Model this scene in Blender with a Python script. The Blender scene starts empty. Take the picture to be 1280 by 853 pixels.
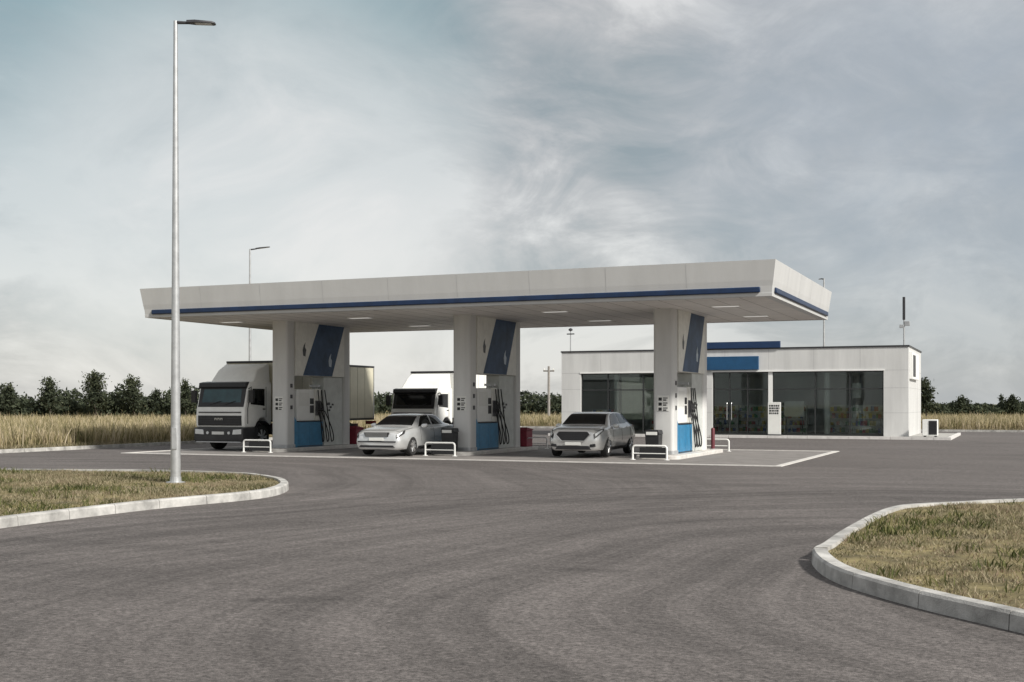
import bpy, bmesh, math, random
import numpy as np
from mathutils import Vector, Matrix
random.seed(7); rng = np.random.default_rng(7)
sc = bpy.context.scene
COL = sc.collection
R = math.radians
# ------------------------------------------------------------------ camera frame and station frame
F, HZ, CH = 1500.0, 505.0, 1.75            # focal length in px of a 1280 px wide picture, horizon row, eye height
TH = R(23.0)                               # heading of the station
U = Vector((math.cos(TH), -math.sin(TH), 0)); V = Vector((math.sin(TH), math.cos(TH), 0))
O = Vector((7.34, 33.9, 0))                # canopy corner on the ground
def S(u, v, z=0.0): return O + U*u + V*v + Vector((0, 0, z))
def uv_of(p):
    r = Vector((p[0], p[1], 0)) - O
    return r.dot(U), r.dot(V)
def G(px, py, z=0.0):                      # a ground point seen at that spot of the photograph
    d = F*(CH - z)/(py - HZ); return Vector(((px-640)/F*d, d, z))
def at(px, d, z=0.0): return Vector(((px-640)/F*d, d, z))
def u_at(px, v):                           # station u of column px on the plane v = const
    k = (px-640)/F
    b = O + V*v
    return (k*b.y - b.x)/(U.x - k*U.y)

# ------------------------------------------------------------------ materials
MATS = {}
def mat(name, col, rough=0.6, metal=0.0, var=0.12, vscale=3.0, bump=0.0, bscale=40.0, spec=0.5, emit=None, coat=0.0, stretch=(1,1,1)):
    if name in MATS: return MATS[name]
    m = bpy.data.materials.new(name); m.use_nodes = True
    nt = m.node_tree; b = nt.nodes['Principled BSDF']
    b.inputs['Roughness'].default_value = rough; b.inputs['Metallic'].default_value = metal
    b.inputs['Specular IOR Level'].default_value = spec
    b.inputs['Coat Weight'].default_value = coat
    tc = nt.nodes.new('ShaderNodeTexCoord'); mp = nt.nodes.new('ShaderNodeMapping')
    mp.inputs['Scale'].default_value = stretch
    nt.links.new(tc.outputs['Object'], mp.inputs['Vector'])
    n = nt.nodes.new('ShaderNodeTexNoise'); n.inputs['Scale'].default_value = vscale; n.inputs['Detail'].default_value = 6; n.inputs['Roughness'].default_value = 0.65
    nt.links.new(mp.outputs['Vector'], n.inputs['Vector'])
    r = nt.nodes.new('ShaderNodeValToRGB')
    c0 = [max(0, c*(1-var*1.6)) for c in col]; c1 = [min(1, c*(1+var)) for c in col]
    r.color_ramp.elements[0].position = 0.3; r.color_ramp.elements[1].position = 0.7
    r.color_ramp.elements[0].color = (*c0, 1); r.color_ramp.elements[1].color = (*c1, 1)
    nt.links.new(n.outputs['Fac'], r.inputs['Fac']); nt.links.new(r.outputs['Color'], b.inputs['Base Color'])
    if bump:
        n2 = nt.nodes.new('ShaderNodeTexNoise'); n2.inputs['Scale'].default_value = bscale; n2.inputs['Detail'].default_value = 4
        nt.links.new(mp.outputs['Vector'], n2.inputs['Vector'])
        bp = nt.nodes.new('ShaderNodeBump'); bp.inputs['Strength'].default_value = bump; bp.inputs['Distance'].default_value = 0.02
        nt.links.new(n2.outputs['Fac'], bp.inputs['Height']); nt.links.new(bp.outputs['Normal'], b.inputs['Normal'])
    if emit:
        b.inputs['Emission Color'].default_value = (*emit[0], 1); b.inputs['Emission Strength'].default_value = emit[1]
    MATS[name] = m; return m
def glass(name, tint, refl=1.0):
    m = bpy.data.materials.new(name); m.use_nodes = True
    nt = m.node_tree; nt.nodes.clear()
    o = nt.nodes.new('ShaderNodeOutputMaterial'); mx = nt.nodes.new('ShaderNodeMixShader')
    t = nt.nodes.new('ShaderNodeBsdfTransparent'); g = nt.nodes.new('ShaderNodeBsdfGlossy'); f = nt.nodes.new('ShaderNodeFresnel')
    t.inputs['Color'].default_value = (*tint, 1); g.inputs['Roughness'].default_value = 0.03; g.inputs['Color'].default_value = (.85*refl, .9*refl, .9*refl, 1)
    f.inputs['IOR'].default_value = 1.6
    nt.links.new(f.outputs[0], mx.inputs[0]); nt.links.new(t.outputs[0], mx.inputs[1]); nt.links.new(g.outputs[0], mx.inputs[2]); nt.links.new(mx.outputs[0], o.inputs[0])
    MATS[name] = m; return m
def foliage(name, cols, rough=0.8, trans=0.25):
    m = bpy.data.materials.new(name); m.use_nodes = True
    nt = m.node_tree; b = nt.nodes['Principled BSDF']; b.inputs['Roughness'].default_value = rough; b.inputs['Specular IOR Level'].default_value = .2
    g = nt.nodes.new('ShaderNodeNewGeometry'); r = nt.nodes.new('ShaderNodeValToRGB'); cr = r.color_ramp
    tc = nt.nodes.new('ShaderNodeTexCoord'); n = nt.nodes.new('ShaderNodeTexNoise'); n.inputs['Scale'].default_value = 0.55; n.inputs['Detail'].default_value = 3
    nt.links.new(tc.outputs['Object'], n.inputs['Vector'])
    a = nt.nodes.new('ShaderNodeMath'); a.operation = 'MULTIPLY_ADD'; a.inputs[1].default_value = 1.5; a.inputs[2].default_value = -0.75
    nt.links.new(n.outputs['Fac'], a.inputs[0])
    ad = nt.nodes.new('ShaderNodeMath'); ad.operation = 'ADD'; ad.use_clamp = True
    nt.links.new(g.outputs['Random Per Island'], ad.inputs[0]); nt.links.new(a.outputs[0], ad.inputs[1])
    while len(cr.elements) < len(cols): cr.elements.new(0.5)
    for i, c in enumerate(cols): cr.elements[i].position = i/(len(cols)-1); cr.elements[i].color = (*c, 1)
    nt.links.new(ad.outputs[0], r.inputs['Fac']); nt.links.new(r.outputs['Color'], b.inputs['Base Color'])
    o = nt.nodes['Material Output']; tr = nt.nodes.new('ShaderNodeBsdfTranslucent'); mx = nt.nodes.new('ShaderNodeMixShader'); mx.inputs[0].default_value = trans
    nt.links.new(r.outputs['Color'], tr.inputs['Color'])
    nt.links.new(b.outputs[0], mx.inputs[1]); nt.links.new(tr.outputs[0], mx.inputs[2]); nt.links.new(mx.outputs[0], o.inputs[0])
    MATS[name] = m; return m

WHITE = mat('white_paint', (.82,.82,.80), .45, var=.05, vscale=1.2)
CLAD = mat('white_cladding', (.62,.62,.61), .5, var=.09, vscale=1.4, stretch=(1,1,.15))
FASC = mat('fascia_metal', (.56,.56,.555), .42, var=.05, vscale=1.2, stretch=(1,1,.15))
SOFF = mat('soffit_panel', (.74,.71,.68), .6, var=.06, vscale=1.5)
NAVY = mat('navy_stripe', (.008,.026,.075), .4, var=.2)
BAND = mat('blue_band', (.048,.088,.165), .5, var=.25, vscale=1.5, spec=.2)
SIGNB = mat('sign_blue', (.010,.070,.165), .5, var=.1)
PUMPB = mat('pump_blue', (.03,.20,.38), .4, var=.15, vscale=5)
CREAM = mat('cream_panel', (.74,.73,.68), .45, var=.07, vscale=4)
GREYP = mat('grey_panel', (.54,.56,.54), .5, var=.1, vscale=3)
CONC = mat('concrete', (.38,.36,.34), .9, var=.16, vscale=5, bump=.3, bscale=60)
KERB = mat('kerb_concrete', (.45,.44,.42), .9, var=.3, vscale=2.6, bump=.4, bscale=70)
BLACK = mat('black_plastic', (.018,.018,.02), .45, var=.2)
RUBB = mat('rubber', (.02,.02,.02), .8, var=.2)
DARKM = mat('dark_metal', (.05,.05,.055), .45, .3, var=.15)
STEEL = mat('galvanised_steel', (.50,.51,.52), .42, .55, var=.12, vscale=6)
ALU = mat('aluminium', (.62,.62,.62), .3, .9, var=.06)
SILV = mat('silver_paint', (.68,.69,.69), .24, .5, var=.03, vscale=2, coat=.6)
GREYS = mat('grey_silver_paint', (.64,.64,.63), .24, .45, var=.03, vscale=2, coat=.6)
TRUCKW = mat('truck_white', (.86,.86,.83), .4, var=.06, vscale=2)
BOXB = mat('box_beige', (.60,.57,.45), .5, var=.07, vscale=1.3)
BOXW = mat('box_white', (.82,.82,.79), .5, var=.07, vscale=1.3)
MAROON = mat('maroon_paint', (.10,.02,.035), .5, var=.2)
RED = mat('red_paint', (.22,.02,.04), .5, var=.2, vscale=5)
PLATE = mat('plate_white', (.75,.75,.72), .5, var=.03)
LENS = mat('lamp_lens', (.75,.77,.78), .12, var=.05, spec=.8)
REDL = mat('tail_lens', (.35,.01,.01), .2, var=.05)
AMBER = mat('amber_lens', (.6,.22,.02), .2, var=.05)
CGLASS = mat('car_glass', (.006,.007,.008), .05, var=.1, spec=.4)
TGLASS = mat('truck_glass', (.03,.075,.085), .08, var=.3, vscale=1.5, spec=.7)
LITPANEL = mat('lit_panel', (.8,.8,.78), .5, emit=((1,.98,.94), .2))
INTW = mat('interior_white', (.75,.74,.70), .6, var=.05)
INTG = mat('interior_floor', (.30,.29,.27), .5, var=.1)
GOODS = [mat('goods_%s' % n, c, .5, var=.3, vscale=9) for n, c in (('red',(.4,.05,.05)),('yellow',(.5,.38,.06)),('white',(.65,.65,.62)),('green',(.06,.22,.08)),('blue',(.05,.12,.35)))]
WOOD = mat('bark', (.09,.075,.06), .9, var=.3, vscale=8, bump=.5)
POLEW = mat('weathered_pole', (.30,.28,.26), .85, var=.2, vscale=6)
SHOPG = glass('shop_glass', (.80,.84,.83))
LEAF = foliage('hedge_leaves', [(.028,.036,.024),(.052,.064,.040),(.085,.098,.06)])
LEAF2 = foliage('young_tree_leaves', [(.03,.038,.026),(.058,.07,.042),(.10,.112,.068)])
STRAW = foliage('reed_straw', [(.12,.12,.05),(.30,.26,.14),(.48,.40,.25),(.55,.47,.34)], trans=.3)
GRASS = foliage('dry_grass', [(.08,.08,.035),(.21,.185,.105),(.42,.37,.25),(.29,.22,.155)], trans=.3)

# ------------------------------------------------------------------ mesh builder
class MB:
    def __init__(s): s.v = []; s.f = []; s.mi = []
    def add(s, verts, faces, mi=0):
        n = len(s.v); s.v += [tuple(p) for p in verts]
        for f in faces: s.f.append(tuple(i+n for i in f)); s.mi.append(mi)
        return s
    def box(s, x0, x1, y0, y1, z0, z1, mi=0):
        v = [(x,y,z) for z in (z0,z1) for y in (y0,y1) for x in (x0,x1)]
        return s.add(v, [(0,2,3,1),(4,5,7,6),(0,1,5,4),(2,6,7,3),(0,4,6,2),(1,3,7,5)], mi)
    def prism(s, poly, a, b, axis='x', mi=0):     # polygon extruded along an axis; poly in the two other axes
        n = len(poly)
        def pt(p, t): return (t,p[0],p[1]) if axis=='x' else ((p[0],t,p[1]) if axis=='y' else (p[0],p[1],t))
        v = [pt(p,a) for p in poly] + [pt(p,b) for p in poly]
        f = [tuple(range(n))[::-1], tuple(range(n,2*n))] + [(i,(i+1)%n,(i+1)%n+n,i+n) for i in range(n)]
        return s.add(v, f, mi)
    def tube(s, pts, r, n=8, mi=0):
        pts = [Vector(p) for p in pts]; m = len(pts)
        rs = r if isinstance(r,(list,tuple)) else [r]*m
        vs = []; fs = []
        ref = None
        for i,p in enumerate(pts):
            t = (pts[min(i+1,m-1)]-pts[max(i-1,0)]).normalized()
            if ref is None: ref = Vector((0,0,1)) if abs(t.z)<.9 else Vector((1,0,0))
            a = t.cross(ref)
            if a.length < 1e-4: a = t.cross(Vector((0,1,0)))
            a.normalize(); b = t.cross(a); ref = b.cross(t) if b.length else ref
            ref = a.cross(t)
            for k in range(n):
                q = 2*math.pi*k/n; vs.append(p + (a*math.cos(q)+b*math.sin(q))*rs[i])
        for i in range(m-1):
            for k in range(n):
                fs.append((i*n+k, i*n+(k+1)%n, (i+1)*n+(k+1)%n, (i+1)*n+k))
        fs.append(tuple(range(n))[::-1]); fs.append(tuple((m-1)*n+k for k in range(n)))
        return s.add(vs, fs, mi)
    def lathe(s, prof, c=(0,0,0), axis='z', n=24, mi=0):   # prof: (radius, along)
        vs = []; fs = []; m = len(prof)
        for (r,h) in prof:
            for k in range(n):
                q = 2*math.pi*k/n; a,b = r*math.cos(q), r*math.sin(q)
                p = (a,b,h) if axis=='z' else ((h,a,b) if axis=='x' else (a,h,b))
                vs.append((p[0]+c[0],p[1]+c[1],p[2]+c[2]))
        for i in range(m-1):
            for k in range(n): fs.append((i*n+k,i*n+(k+1)%n,(i+1)*n+(k+1)%n,(i+1)*n+k))
        fs.append(tuple(range(n))[::-1]); fs.append(tuple((m-1)*n+k for k in range(n)))
        return s.add(vs, fs, mi)
    def build(s, name, mats, parent=None, bevel=0, smooth=False, loc=None, rz=0, segs=2):
        me = bpy.data.meshes.new(name); me.from_pydata(s.v, [], s.f); me.update()
        bm = bmesh.new(); bm.from_mesh(me); bmesh.ops.recalc_face_normals(bm, faces=bm.faces); bm.to_mesh(me); bm.free()
        ml = mats if isinstance(mats,(list,tuple)) else [mats]
        for m in ml: me.materials.append(m)
        if len(ml) > 1: me.polygons.foreach_set('material_index', s.mi)
        o = bpy.data.objects.new(name, me); COL.objects.link(o)
        if parent is not None: o.parent = parent
        if loc is not None: o.location = loc; o.rotation_euler.z = rz
        if bevel:
            b = o.modifiers.new('bevel','BEVEL'); b.width = bevel; b.segments = segs; b.limit_method = 'ANGLE'; b.angle_limit = R(40)
        if smooth or bevel:
            me.polygons.foreach_set('use_smooth', [True]*len(me.polygons))
            bmk = bmesh.new(); bmk.from_mesh(me)
            for e in bmk.edges:
                if len(e.link_faces)==2 and e.calc_face_angle(0) > R(38): e.smooth = False
            bmk.to_mesh(me); bmk.free()
        return o
def thing(name, label, cat, loc=(0,0,0), rz=0, group=None):
    o = bpy.data.objects.new(name, None); COL.objects.link(o); o.empty_display_size = .3
    o.location = loc; o.rotation_euler.z = rz; return tag(o, label, cat, group)
def tag(o, label, cat, group=None):
    o['label'] = label; o['category'] = cat
    if group: o['group'] = group
    return o
def kind(o, k, label=None, cat=None):
    o['kind'] = k
    if label: o['label'] = label; o['category'] = cat
    return o
def kids(o): return [c for c in bpy.data.objects if c.parent == o]
def dup(o, loc, rz, label, parent=None):
    c = o.copy(); COL.objects.link(c)
    if parent is None: c.location = loc; c.rotation_euler.z = rz; c['label'] = label
    else: c.parent = parent
    for k in kids(o): dup(k, None, None, None, c)
    return c
def mesh_np(name, verts, faces, mats, loc=None):      # verts (n,3), faces list of equal length
    me = bpy.data.meshes.new(name)
    nf, k = faces.shape
    me.vertices.add(len(verts)); me.vertices.foreach_set('co', verts.astype(np.float32).ravel())
    me.loops.add(nf*k); me.loops.foreach_set('vertex_index', faces.astype(np.int32).ravel())
    me.polygons.add(nf); me.polygons.foreach_set('loop_start', np.arange(0, nf*k, k, dtype=np.int32))
    me.update(calc_edges=True); me.validate()
    me.materials.append(mats)
    o = bpy.data.objects.new(name, me); COL.objects.link(o)
    if loc is not None: o.location = loc
    return o

# ------------------------------------------------------------------ ground, asphalt, pad, kerbs
def ground_mat():
    m = bpy.data.materials.new('field_soil'); m.use_nodes = True; nt = m.node_tree; b = nt.nodes['Principled BSDF']; b.inputs['Roughness'].default_value = 1
    b.inputs['Specular IOR Level'].default_value = .1
    tc = nt.nodes.new('ShaderNodeTexCoord'); n = nt.nodes.new('ShaderNodeTexNoise'); n.inputs['Scale'].default_value = .15; n.inputs['Detail'].default_value = 12
    r = nt.nodes.new('ShaderNodeValToRGB'); r.color_ramp.elements[0].color = (.12,.11,.04,1); r.color_ramp.elements[1].color = (.33,.26,.12,1)
    r.color_ramp.elements[0].position = .35; r.color_ramp.elements[1].position = .65
    nt.links.new(tc.outputs['Object'], n.inputs['Vector']); nt.links.new(n.outputs['Fac'], r.inputs['Fac']); nt.links.new(r.outputs['Color'], b.inputs['Base Color'])
    return m
def asphalt_mat():
    m = bpy.data.materials.new('asphalt'); m.use_nodes = True; nt = m.node_tree; b = nt.nodes['Principled BSDF']
    b.inputs['Roughness'].default_value = .88; b.inputs['Specular IOR Level'].default_value = .25
    L = nt.links.new
    tc = nt.nodes.new('ShaderNodeTexCoord')
    def noise(scale, detail, stretch=(1,1,1), rot=0, rough=.6, dist=0):
        mp = nt.nodes.new('ShaderNodeMapping'); mp.inputs['Scale'].default_value = stretch; mp.inputs['Rotation'].default_value = (0,0,rot)
        n = nt.nodes.new('ShaderNodeTexNoise'); n.inputs['Scale'].default_value = scale; n.inputs['Detail'].default_value = detail; n.inputs['Roughness'].default_value = rough; n.inputs['Distortion'].default_value = dist
        L(tc.outputs['Object'], mp.inputs['Vector']); L(mp.outputs['Vector'], n.inputs['Vector']); return n.outputs['Fac']
    def mr(x, a, c):
        q = nt.nodes.new('ShaderNodeMapRange'); q.inputs['From Min'].default_value = .3; q.inputs['From Max'].default_value = .7; q.inputs['To Min'].default_value = a; q.inputs['To Max'].default_value = c
        L(x, q.inputs['Value']); return q.outputs[0]
    def mul(a, c):
        q = nt.nodes.new('ShaderNodeMath'); q.operation = 'MULTIPLY'; L(a, q.inputs[0]); L(c, q.inputs[1]); return q.outputs[0]
    big = mr(noise(.16, 5), .84, 1.14)
    streak = mr(noise(1.0, 6, (.05,.8,1), .12, .7, .4), .84, 1.12)       # roller passes
    grain = mul(mr(noise(22, 4, rough=.85), .30, 1.7), mr(noise(7, 4, rough=.8), .72, 1.28))
    speck = mr(noise(120, 2, rough=.8), .5, 1.5)
    # wheel sweeps of vehicles turning round the right hand island: rings about the turning centre
    def sweep(cu, cv, fr, a, c, r1):
        d_ = nt.nodes.new('ShaderNodeVectorMath'); d_.operation = 'DISTANCE'; d_.inputs[1].default_value = (cu,cv,0)
        ad = nt.nodes.new('ShaderNodeVectorMath'); ad.operation = 'ADD'; wob = nt.nodes.new('ShaderNodeTexNoise'); wob.inputs['Scale'].default_value = .12; wob.inputs['Detail'].default_value = 1
        L(tc.outputs['Object'], wob.inputs['Vector']); sc_ = nt.nodes.new('ShaderNodeVectorMath'); sc_.operation = 'SCALE'; sc_.inputs['Scale'].default_value = 3.0
        L(wob.outputs['Color'], sc_.inputs[0]); L(tc.outputs['Object'], ad.inputs[0]); L(sc_.outputs[0], ad.inputs[1]); L(ad.outputs[0], d_.inputs[0])
        n = nt.nodes.new('ShaderNodeTexNoise'); n.noise_dimensions = '2D'; n.inputs['Scale'].default_value = 1; n.inputs['Detail'].default_value = 5; n.inputs['Roughness'].default_value = .75
        cb = nt.nodes.new('ShaderNodeCombineXYZ'); m_ = nt.nodes.new('ShaderNodeMath'); m_.operation = 'MULTIPLY'; m_.inputs[1].default_value = fr; L(d_.outputs['Value'], m_.inputs[0]); L(m_.outputs[0], cb.inputs[0])
        k_ = nt.nodes.new('ShaderNodeTexNoise'); k_.inputs['Scale'].default_value = .06; L(tc.outputs['Object'], k_.inputs['Vector']); L(k_.outputs['Fac'], cb.inputs[1]); L(cb.outputs[0], n.inputs['Vector'])
        f_ = nt.nodes.new('ShaderNodeMapRange'); f_.interpolation_type = 'SMOOTHSTEP'; f_.inputs['From Min'].default_value = r1*.75; f_.inputs['From Max'].default_value = r1*1.3; f_.inputs['To Min'].default_value = 1; f_.inputs['To Max'].default_value = 0; L(d_.outputs['Value'], f_.inputs['Value'])
        mixf = nt.nodes.new('ShaderNodeMix'); mixf.inputs[2].default_value = 1; L(f_.outputs[0], mixf.inputs['Factor']); L(mr(n.outputs['Fac'], a, c), mixf.inputs[3]); return mixf.outputs[0]
    cu, cv = uv_of((7,10)); sw1 = sweep(cu+1.5, cv+1.5, 1.5, .68, 1.22, 19)
    cu, cv = uv_of((-13,27)); sw2 = sweep(cu+1.5, cv+1.5, 1.2, .74, 1.18, 17)
    v = mul(mul(mul(mul(big, streak), mul(sw1, sw2)), grain), speck)
    # dark drips and patches of old oil
    oil = nt.nodes.new('ShaderNodeMapRange'); oil.inputs['From Min'].default_value = .62; oil.inputs['From Max'].default_value = .70; oil.inputs['To Min'].default_value = 1; oil.inputs['To Max'].default_value = .72
    L(noise(.55, 5, dist=.5), oil.inputs['Value']); v = mul(v, oil.outputs[0])
    c = nt.nodes.new('ShaderNodeMix'); c.data_type = 'RGBA'; c.blend_type = 'MULTIPLY'; c.inputs['Factor'].default_value = 1
    c.inputs[6].default_value = (.122,.110,.105,1); L(v, c.inputs[7]); L(c.outputs[2], b.inputs['Base Color'])
    bp = nt.nodes.new('ShaderNodeBump'); bp.inputs['Strength'].default_value = .5; bp.inputs['Distance'].default_value = .012
    L(noise(60, 5, rough=.75), bp.inputs['Height']); L(bp.outputs['Normal'], b.inputs['Normal'])
    return m
UL, VB = -26.7, 45.9
g = MB(); g.add([(-2500,-600,-.06),(2500,-600,-.06),(2500,3500,-.06),(-2500,3500,-.06)], [(0,1,2,3)])
kind(g.build('ground', ground_mat()), 'structure')
a = MB(); a.add([(UL,-70,0),(75,-70,0),(75,VB,0),(UL,VB,0)], [(0,1,2,3)])
kind(a.build('asphalt_forecourt', asphalt_mat(), loc=O, rz=-TH), 'structure')
# kerb of the lot: along the left edge and the back edge
k = MB()
v0 = -70.0
while v0 < VB-.5: k.box(UL-.18, UL, v0, v0+.985, -.05, .13); v0 += 1
u0 = UL
while u0 < 75: k.box(u0, u0+.985, VB, VB+.18, -.05, .13); u0 += 1
kind(k.build('lot_kerb', KERB, loc=O, rz=-TH), 'structure')
# concrete pad with pale edge channel
PADF = mat('pad_concrete', (.22,.205,.195), .85, var=.16, vscale=1.5, bump=.2, bscale=50)
p = MB(); p.add([(-22.6,-.25,.004),(.15,-.25,.004),(.15,10.9,.004),(-22.6,10.9,.004)], [(0,1,2,3)])
kind(p.build('pump_pad', PADF, loc=O, rz=-TH), 'structure')
e = MB(); w = .2
x0,x1,y0,y1 = -22.6,.15,-.25,10.9
e.box(x0-w,x1+w,y0-w,y0,-.03,.022); e.box(x1,x1+w,y0,y1,-.03,.022); e.box(x0-w,x0,y0,y1,-.03,.022); e.box(x0-w,x1+w,y1,y1+w,-.03,.022)
kind(e.build('pad_edge', mat('edge_concrete',(.62,.60,.57),.8,var=.12,vscale=4), loc=O, rz=-TH), 'structure')
# painted line near right island
def catmull(pts, closed, step):
    n = len(pts); out = []
    rngi = range(n) if closed else range(n-1)
    for i in rngi:
        p0,p1,p2,p3 = [pts[(i+j)%n] if closed else pts[min(max(i+j,0),n-1)] for j in (-1,0,1,2)]
        m = max(2, int((p2-p1).length/step))
        for t in range(m):
            t = t/m; t2,t3 = t*t,t*t*t
            out.append(.5*((2*p1)+(p2-p0)*t+(2*p0-5*p1+4*p2-p3)*t2+(3*p1-p0-3*p2+p3)*t3))
    return out
def island(name, outer, stone=1.0):
    c = catmull(outer, True, .12)
    area = sum(c[i].x*c[(i+1)%len(c)].y-c[(i+1)%len(c)].x*c[i].y for i in range(len(c)))
    if area < 0: c = c[::-1]
    n = len(c); inn = []
    nrm = []
    for i in range(n):
        t = (c[(i+1)%n]-c[i-1]).normalized(); nrm.append(Vector((-t.y, t.x, 0)))
    H = .15
    k = MB(); i = 0
    acc = 0; start = 0
    runs = []
    for i in range(n):
        acc += (c[(i+1)%n]-c[i]).length
        if acc >= stone: runs.append((start, i)); start = i; acc = 0
    runs.append((start, n-1)); 
    for (s0, s1) in runs:
        idx = list(range(s0, s1+1))
        if len(idx) < 2: continue
        vs = []; fs = []
        for q, j in enumerate(idx):
            p = c[j].copy(); nn = nrm[j]; t = Vector((nn.y,-nn.x,0))
            if q == 0: p += t*.006
            if q == len(idx)-1: p -= t*.006
            for (o_, z) in ((0,-.05),(.012,H-.025),(.035,H),(.17,H),(.17,-.05)):
                vs.append(p+nn*o_+Vector((0,0,z)))
        m = len(idx)
        for q in range(m-1):
            for b_ in range(5): fs.append((q*5+b_, (q+1)*5+b_, (q+1)*5+(b_+1)%5, q*5+(b_+1)%5))
        fs.append((0,1,2,3,4)); fs.append(tuple((m-1)*5+b_ for b_ in (4,3,2,1,0)))
        k.add(vs, fs)
    kind(k.build('island_kerb', KERB), 'structure')
    bed = MB(); bed.add([c[j]+nrm[j]*.10+Vector((0,0,.105)) for j in range(n)], [tuple(range(n))])
    kind(bed.build('island_soil', mat('dry_turf',(.19,.155,.07),1,var=.45,vscale=2.2,bump=.6,bscale=30)), 'structure')
    return [c[j]+nrm[j]*.19 for j in range(n)]
LI = [G(-330,708),G(-120,680),G(0,661),G(75,651),G(200,636),G(300,626.5),G(340,621),G(357,615.5),G(361,610.5),G(352,605.5),G(330,601.5),G(300,598.5),G(200,595),G(100,594),G(0,593.5),G(-150,593),G(-330,593)]
polyL = island('left', LI)
def Zt(px,py): return G(px,py,.15)*1 - Vector((0,0,.15))
RI = [G(1014,702),G(1024,716.5),G(1050,731),G(1100,747.5),G(1160,764),G(1235,782),G(1400,822),G(1620,880),
      Zt(1750,618),Zt(1500,620),Zt(1280,623),Zt(1200,626.5),Zt(1150,629),Zt(1118,632),Zt(1090,641),Zt(1050,662),Zt(1026,678)]
polyR = island('right', RI)
def in_poly(P, poly):
    x,y = P[:,0],P[:,1]; n = len(poly); ins = np.zeros(len(P), bool)
    px = np.array([q.x for q in poly]); py = np.array([q.y for q in poly]); j = n-1
    for i in range(n):
        c = ((py[i]>y) != (py[j]>y)) & (x < (px[j]-px[i])*(y-py[i])/(py[j]-py[i]+1e-12)+px[i]); ins ^= c; j = i
    return ins
def blades(name, pos, h, wd, lean, m, seg=2, z0=.1):
    n = len(pos); ang = rng.uniform(0,2*np.pi,n); la = rng.uniform(0,2*np.pi,n)
    hh = h(n); ww = wd(n)*.5; ln = lean(n)*hh
    dx,dy = np.cos(ang)*ww, np.sin(ang)*ww; lx,ly = np.cos(la)*ln, np.sin(la)*ln
    zz = np.full(n, z0)
    x,y = pos[:,0],pos[:,1]
    rows = [np.stack([x-dx,y-dy,zz],1),np.stack([x+dx,y+dy,zz],1),np.stack([x+lx*.35+dx*.8,y+ly*.35+dy*.8,zz+hh*.6],1),np.stack([x+lx*.35-dx*.8,y+ly*.35-dy*.8,zz+hh*.6],1),
            np.stack([x+lx+dx*.2,y+ly+dy*.2,zz+hh],1),np.stack([x+lx-dx*.2,y+ly-dy*.2,zz+hh],1)]
    vs = np.stack(rows,1).reshape(-1,3); b = np.arange(n)*6
    fs = np.concatenate([np.stack([b,b+1,b+2,b+3],1),np.stack([b+3,b+2,b+4,b+5],1)],0)
    return mesh_np(name, vs, fs, m)
def patchy(P, sc_):
    return np.sin(P[:,0]*sc_*1.7+np.sin(P[:,1]*sc_*1.1)*1.3)+np.sin(P[:,1]*sc_*1.9+1.7+np.sin(P[:,0]*sc_*.8)*1.6)+.8*np.sin((P[:,0]+P[:,1])*sc_*4.1)+.7*np.sin((P[:,0]*1.3-P[:,1])*sc_*7.3)
def clumped(P, scale, keep):           # thin the points so the turf has bald and thick spots
    return P[rng.uniform(0,1,len(P)) < np.clip(keep+patchy(P, scale)*.26, .05, 1)]
def sample(poly, n, x0,x1,y0,y1):
    P = np.stack([rng.uniform(x0,x1,n), rng.uniform(y0,y1,n)],1); return P[in_poly(P, poly)]
GREEN = foliage('weed_green', [(.035,.045,.015),(.075,.09,.03),(.14,.15,.055),(.22,.20,.09)], trans=.3)
for poly, lab, box, n0, n1 in ((polyR, 'on the kerbed island at right', (2.8,13,6,20.5), 230000, 22000), (polyL, 'on the kerbed island under the tall lamp post', (-16,-4.3,13,31), 260000, 26000)):
    P = clumped(sample(poly, n0, *box), 1.2, .5); q = np.clip(.7+.22*patchy(P, .6), .35, 1.4)
    kind(blades('dry_grass', P, lambda n: rng.uniform(.025,.10,n)*q, lambda n: rng.uniform(.006,.015,n), lambda n: rng.uniform(.1,1.3,n), GRASS), 'stuff', 'short dry yellowed grass '+lab, 'grass')
    P = sample(poly, n1, *box); P = P[patchy(P, .85) > .9]
    P = np.concatenate([P+rng.normal(size=P.shape)*.05 for _ in range(2)]); P = P[in_poly(P, poly)]
    kind(blades('weeds', P, lambda n: rng.uniform(.03,.13,n), lambda n: rng.uniform(.008,.022,n), lambda n: rng.uniform(.2,1.2,n), GREEN), 'stuff', 'low green weeds among the dry grass '+lab, 'weeds')
# ------------------------------------------------------------------ reed / corn field beyond the kerbs
def field_pts(n, u0,u1,v0,v1):
    q = np.stack([rng.uniform(u0,u1,n), rng.uniform(v0,v1,n)],1)
    return np.stack([O.x+U.x*q[:,0]+V.x*q[:,1], O.y+U.y*q[:,0]+V.y*q[:,1]],1)
def seen(P):
    px = 640+F*P[:,0]/np.maximum(P[:,1],1); return P[(P[:,1]>20)&(px>-160)&(px<1440)]
FP = np.concatenate([seen(field_pts(90000, UL-9,UL-.7, -8,50)), seen(field_pts(120000, UL-60,UL-6,-20,70)), seen(field_pts(130000, UL-5,75,VB+.7,VB+9)), seen(field_pts(110000, UL-30,75,VB+7,VB+42))])
kind(blades('field', FP, lambda n: rng.uniform(.40,.98,n)*np.where(rng.uniform(0,1,n)<.10,1.25,1), lambda n: rng.uniform(.02,.055,n), lambda n: rng.uniform(.02,.45,n), STRAW, z0=-.06), 'stuff', 'tall straw coloured reeds and grass beyond the kerb', 'field')
VG = np.concatenate([seen(field_pts(40000, UL-1.3,UL-.2,-12,46)), seen(field_pts(50000, UL,70,VB+.2,VB+1.3))])
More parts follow.
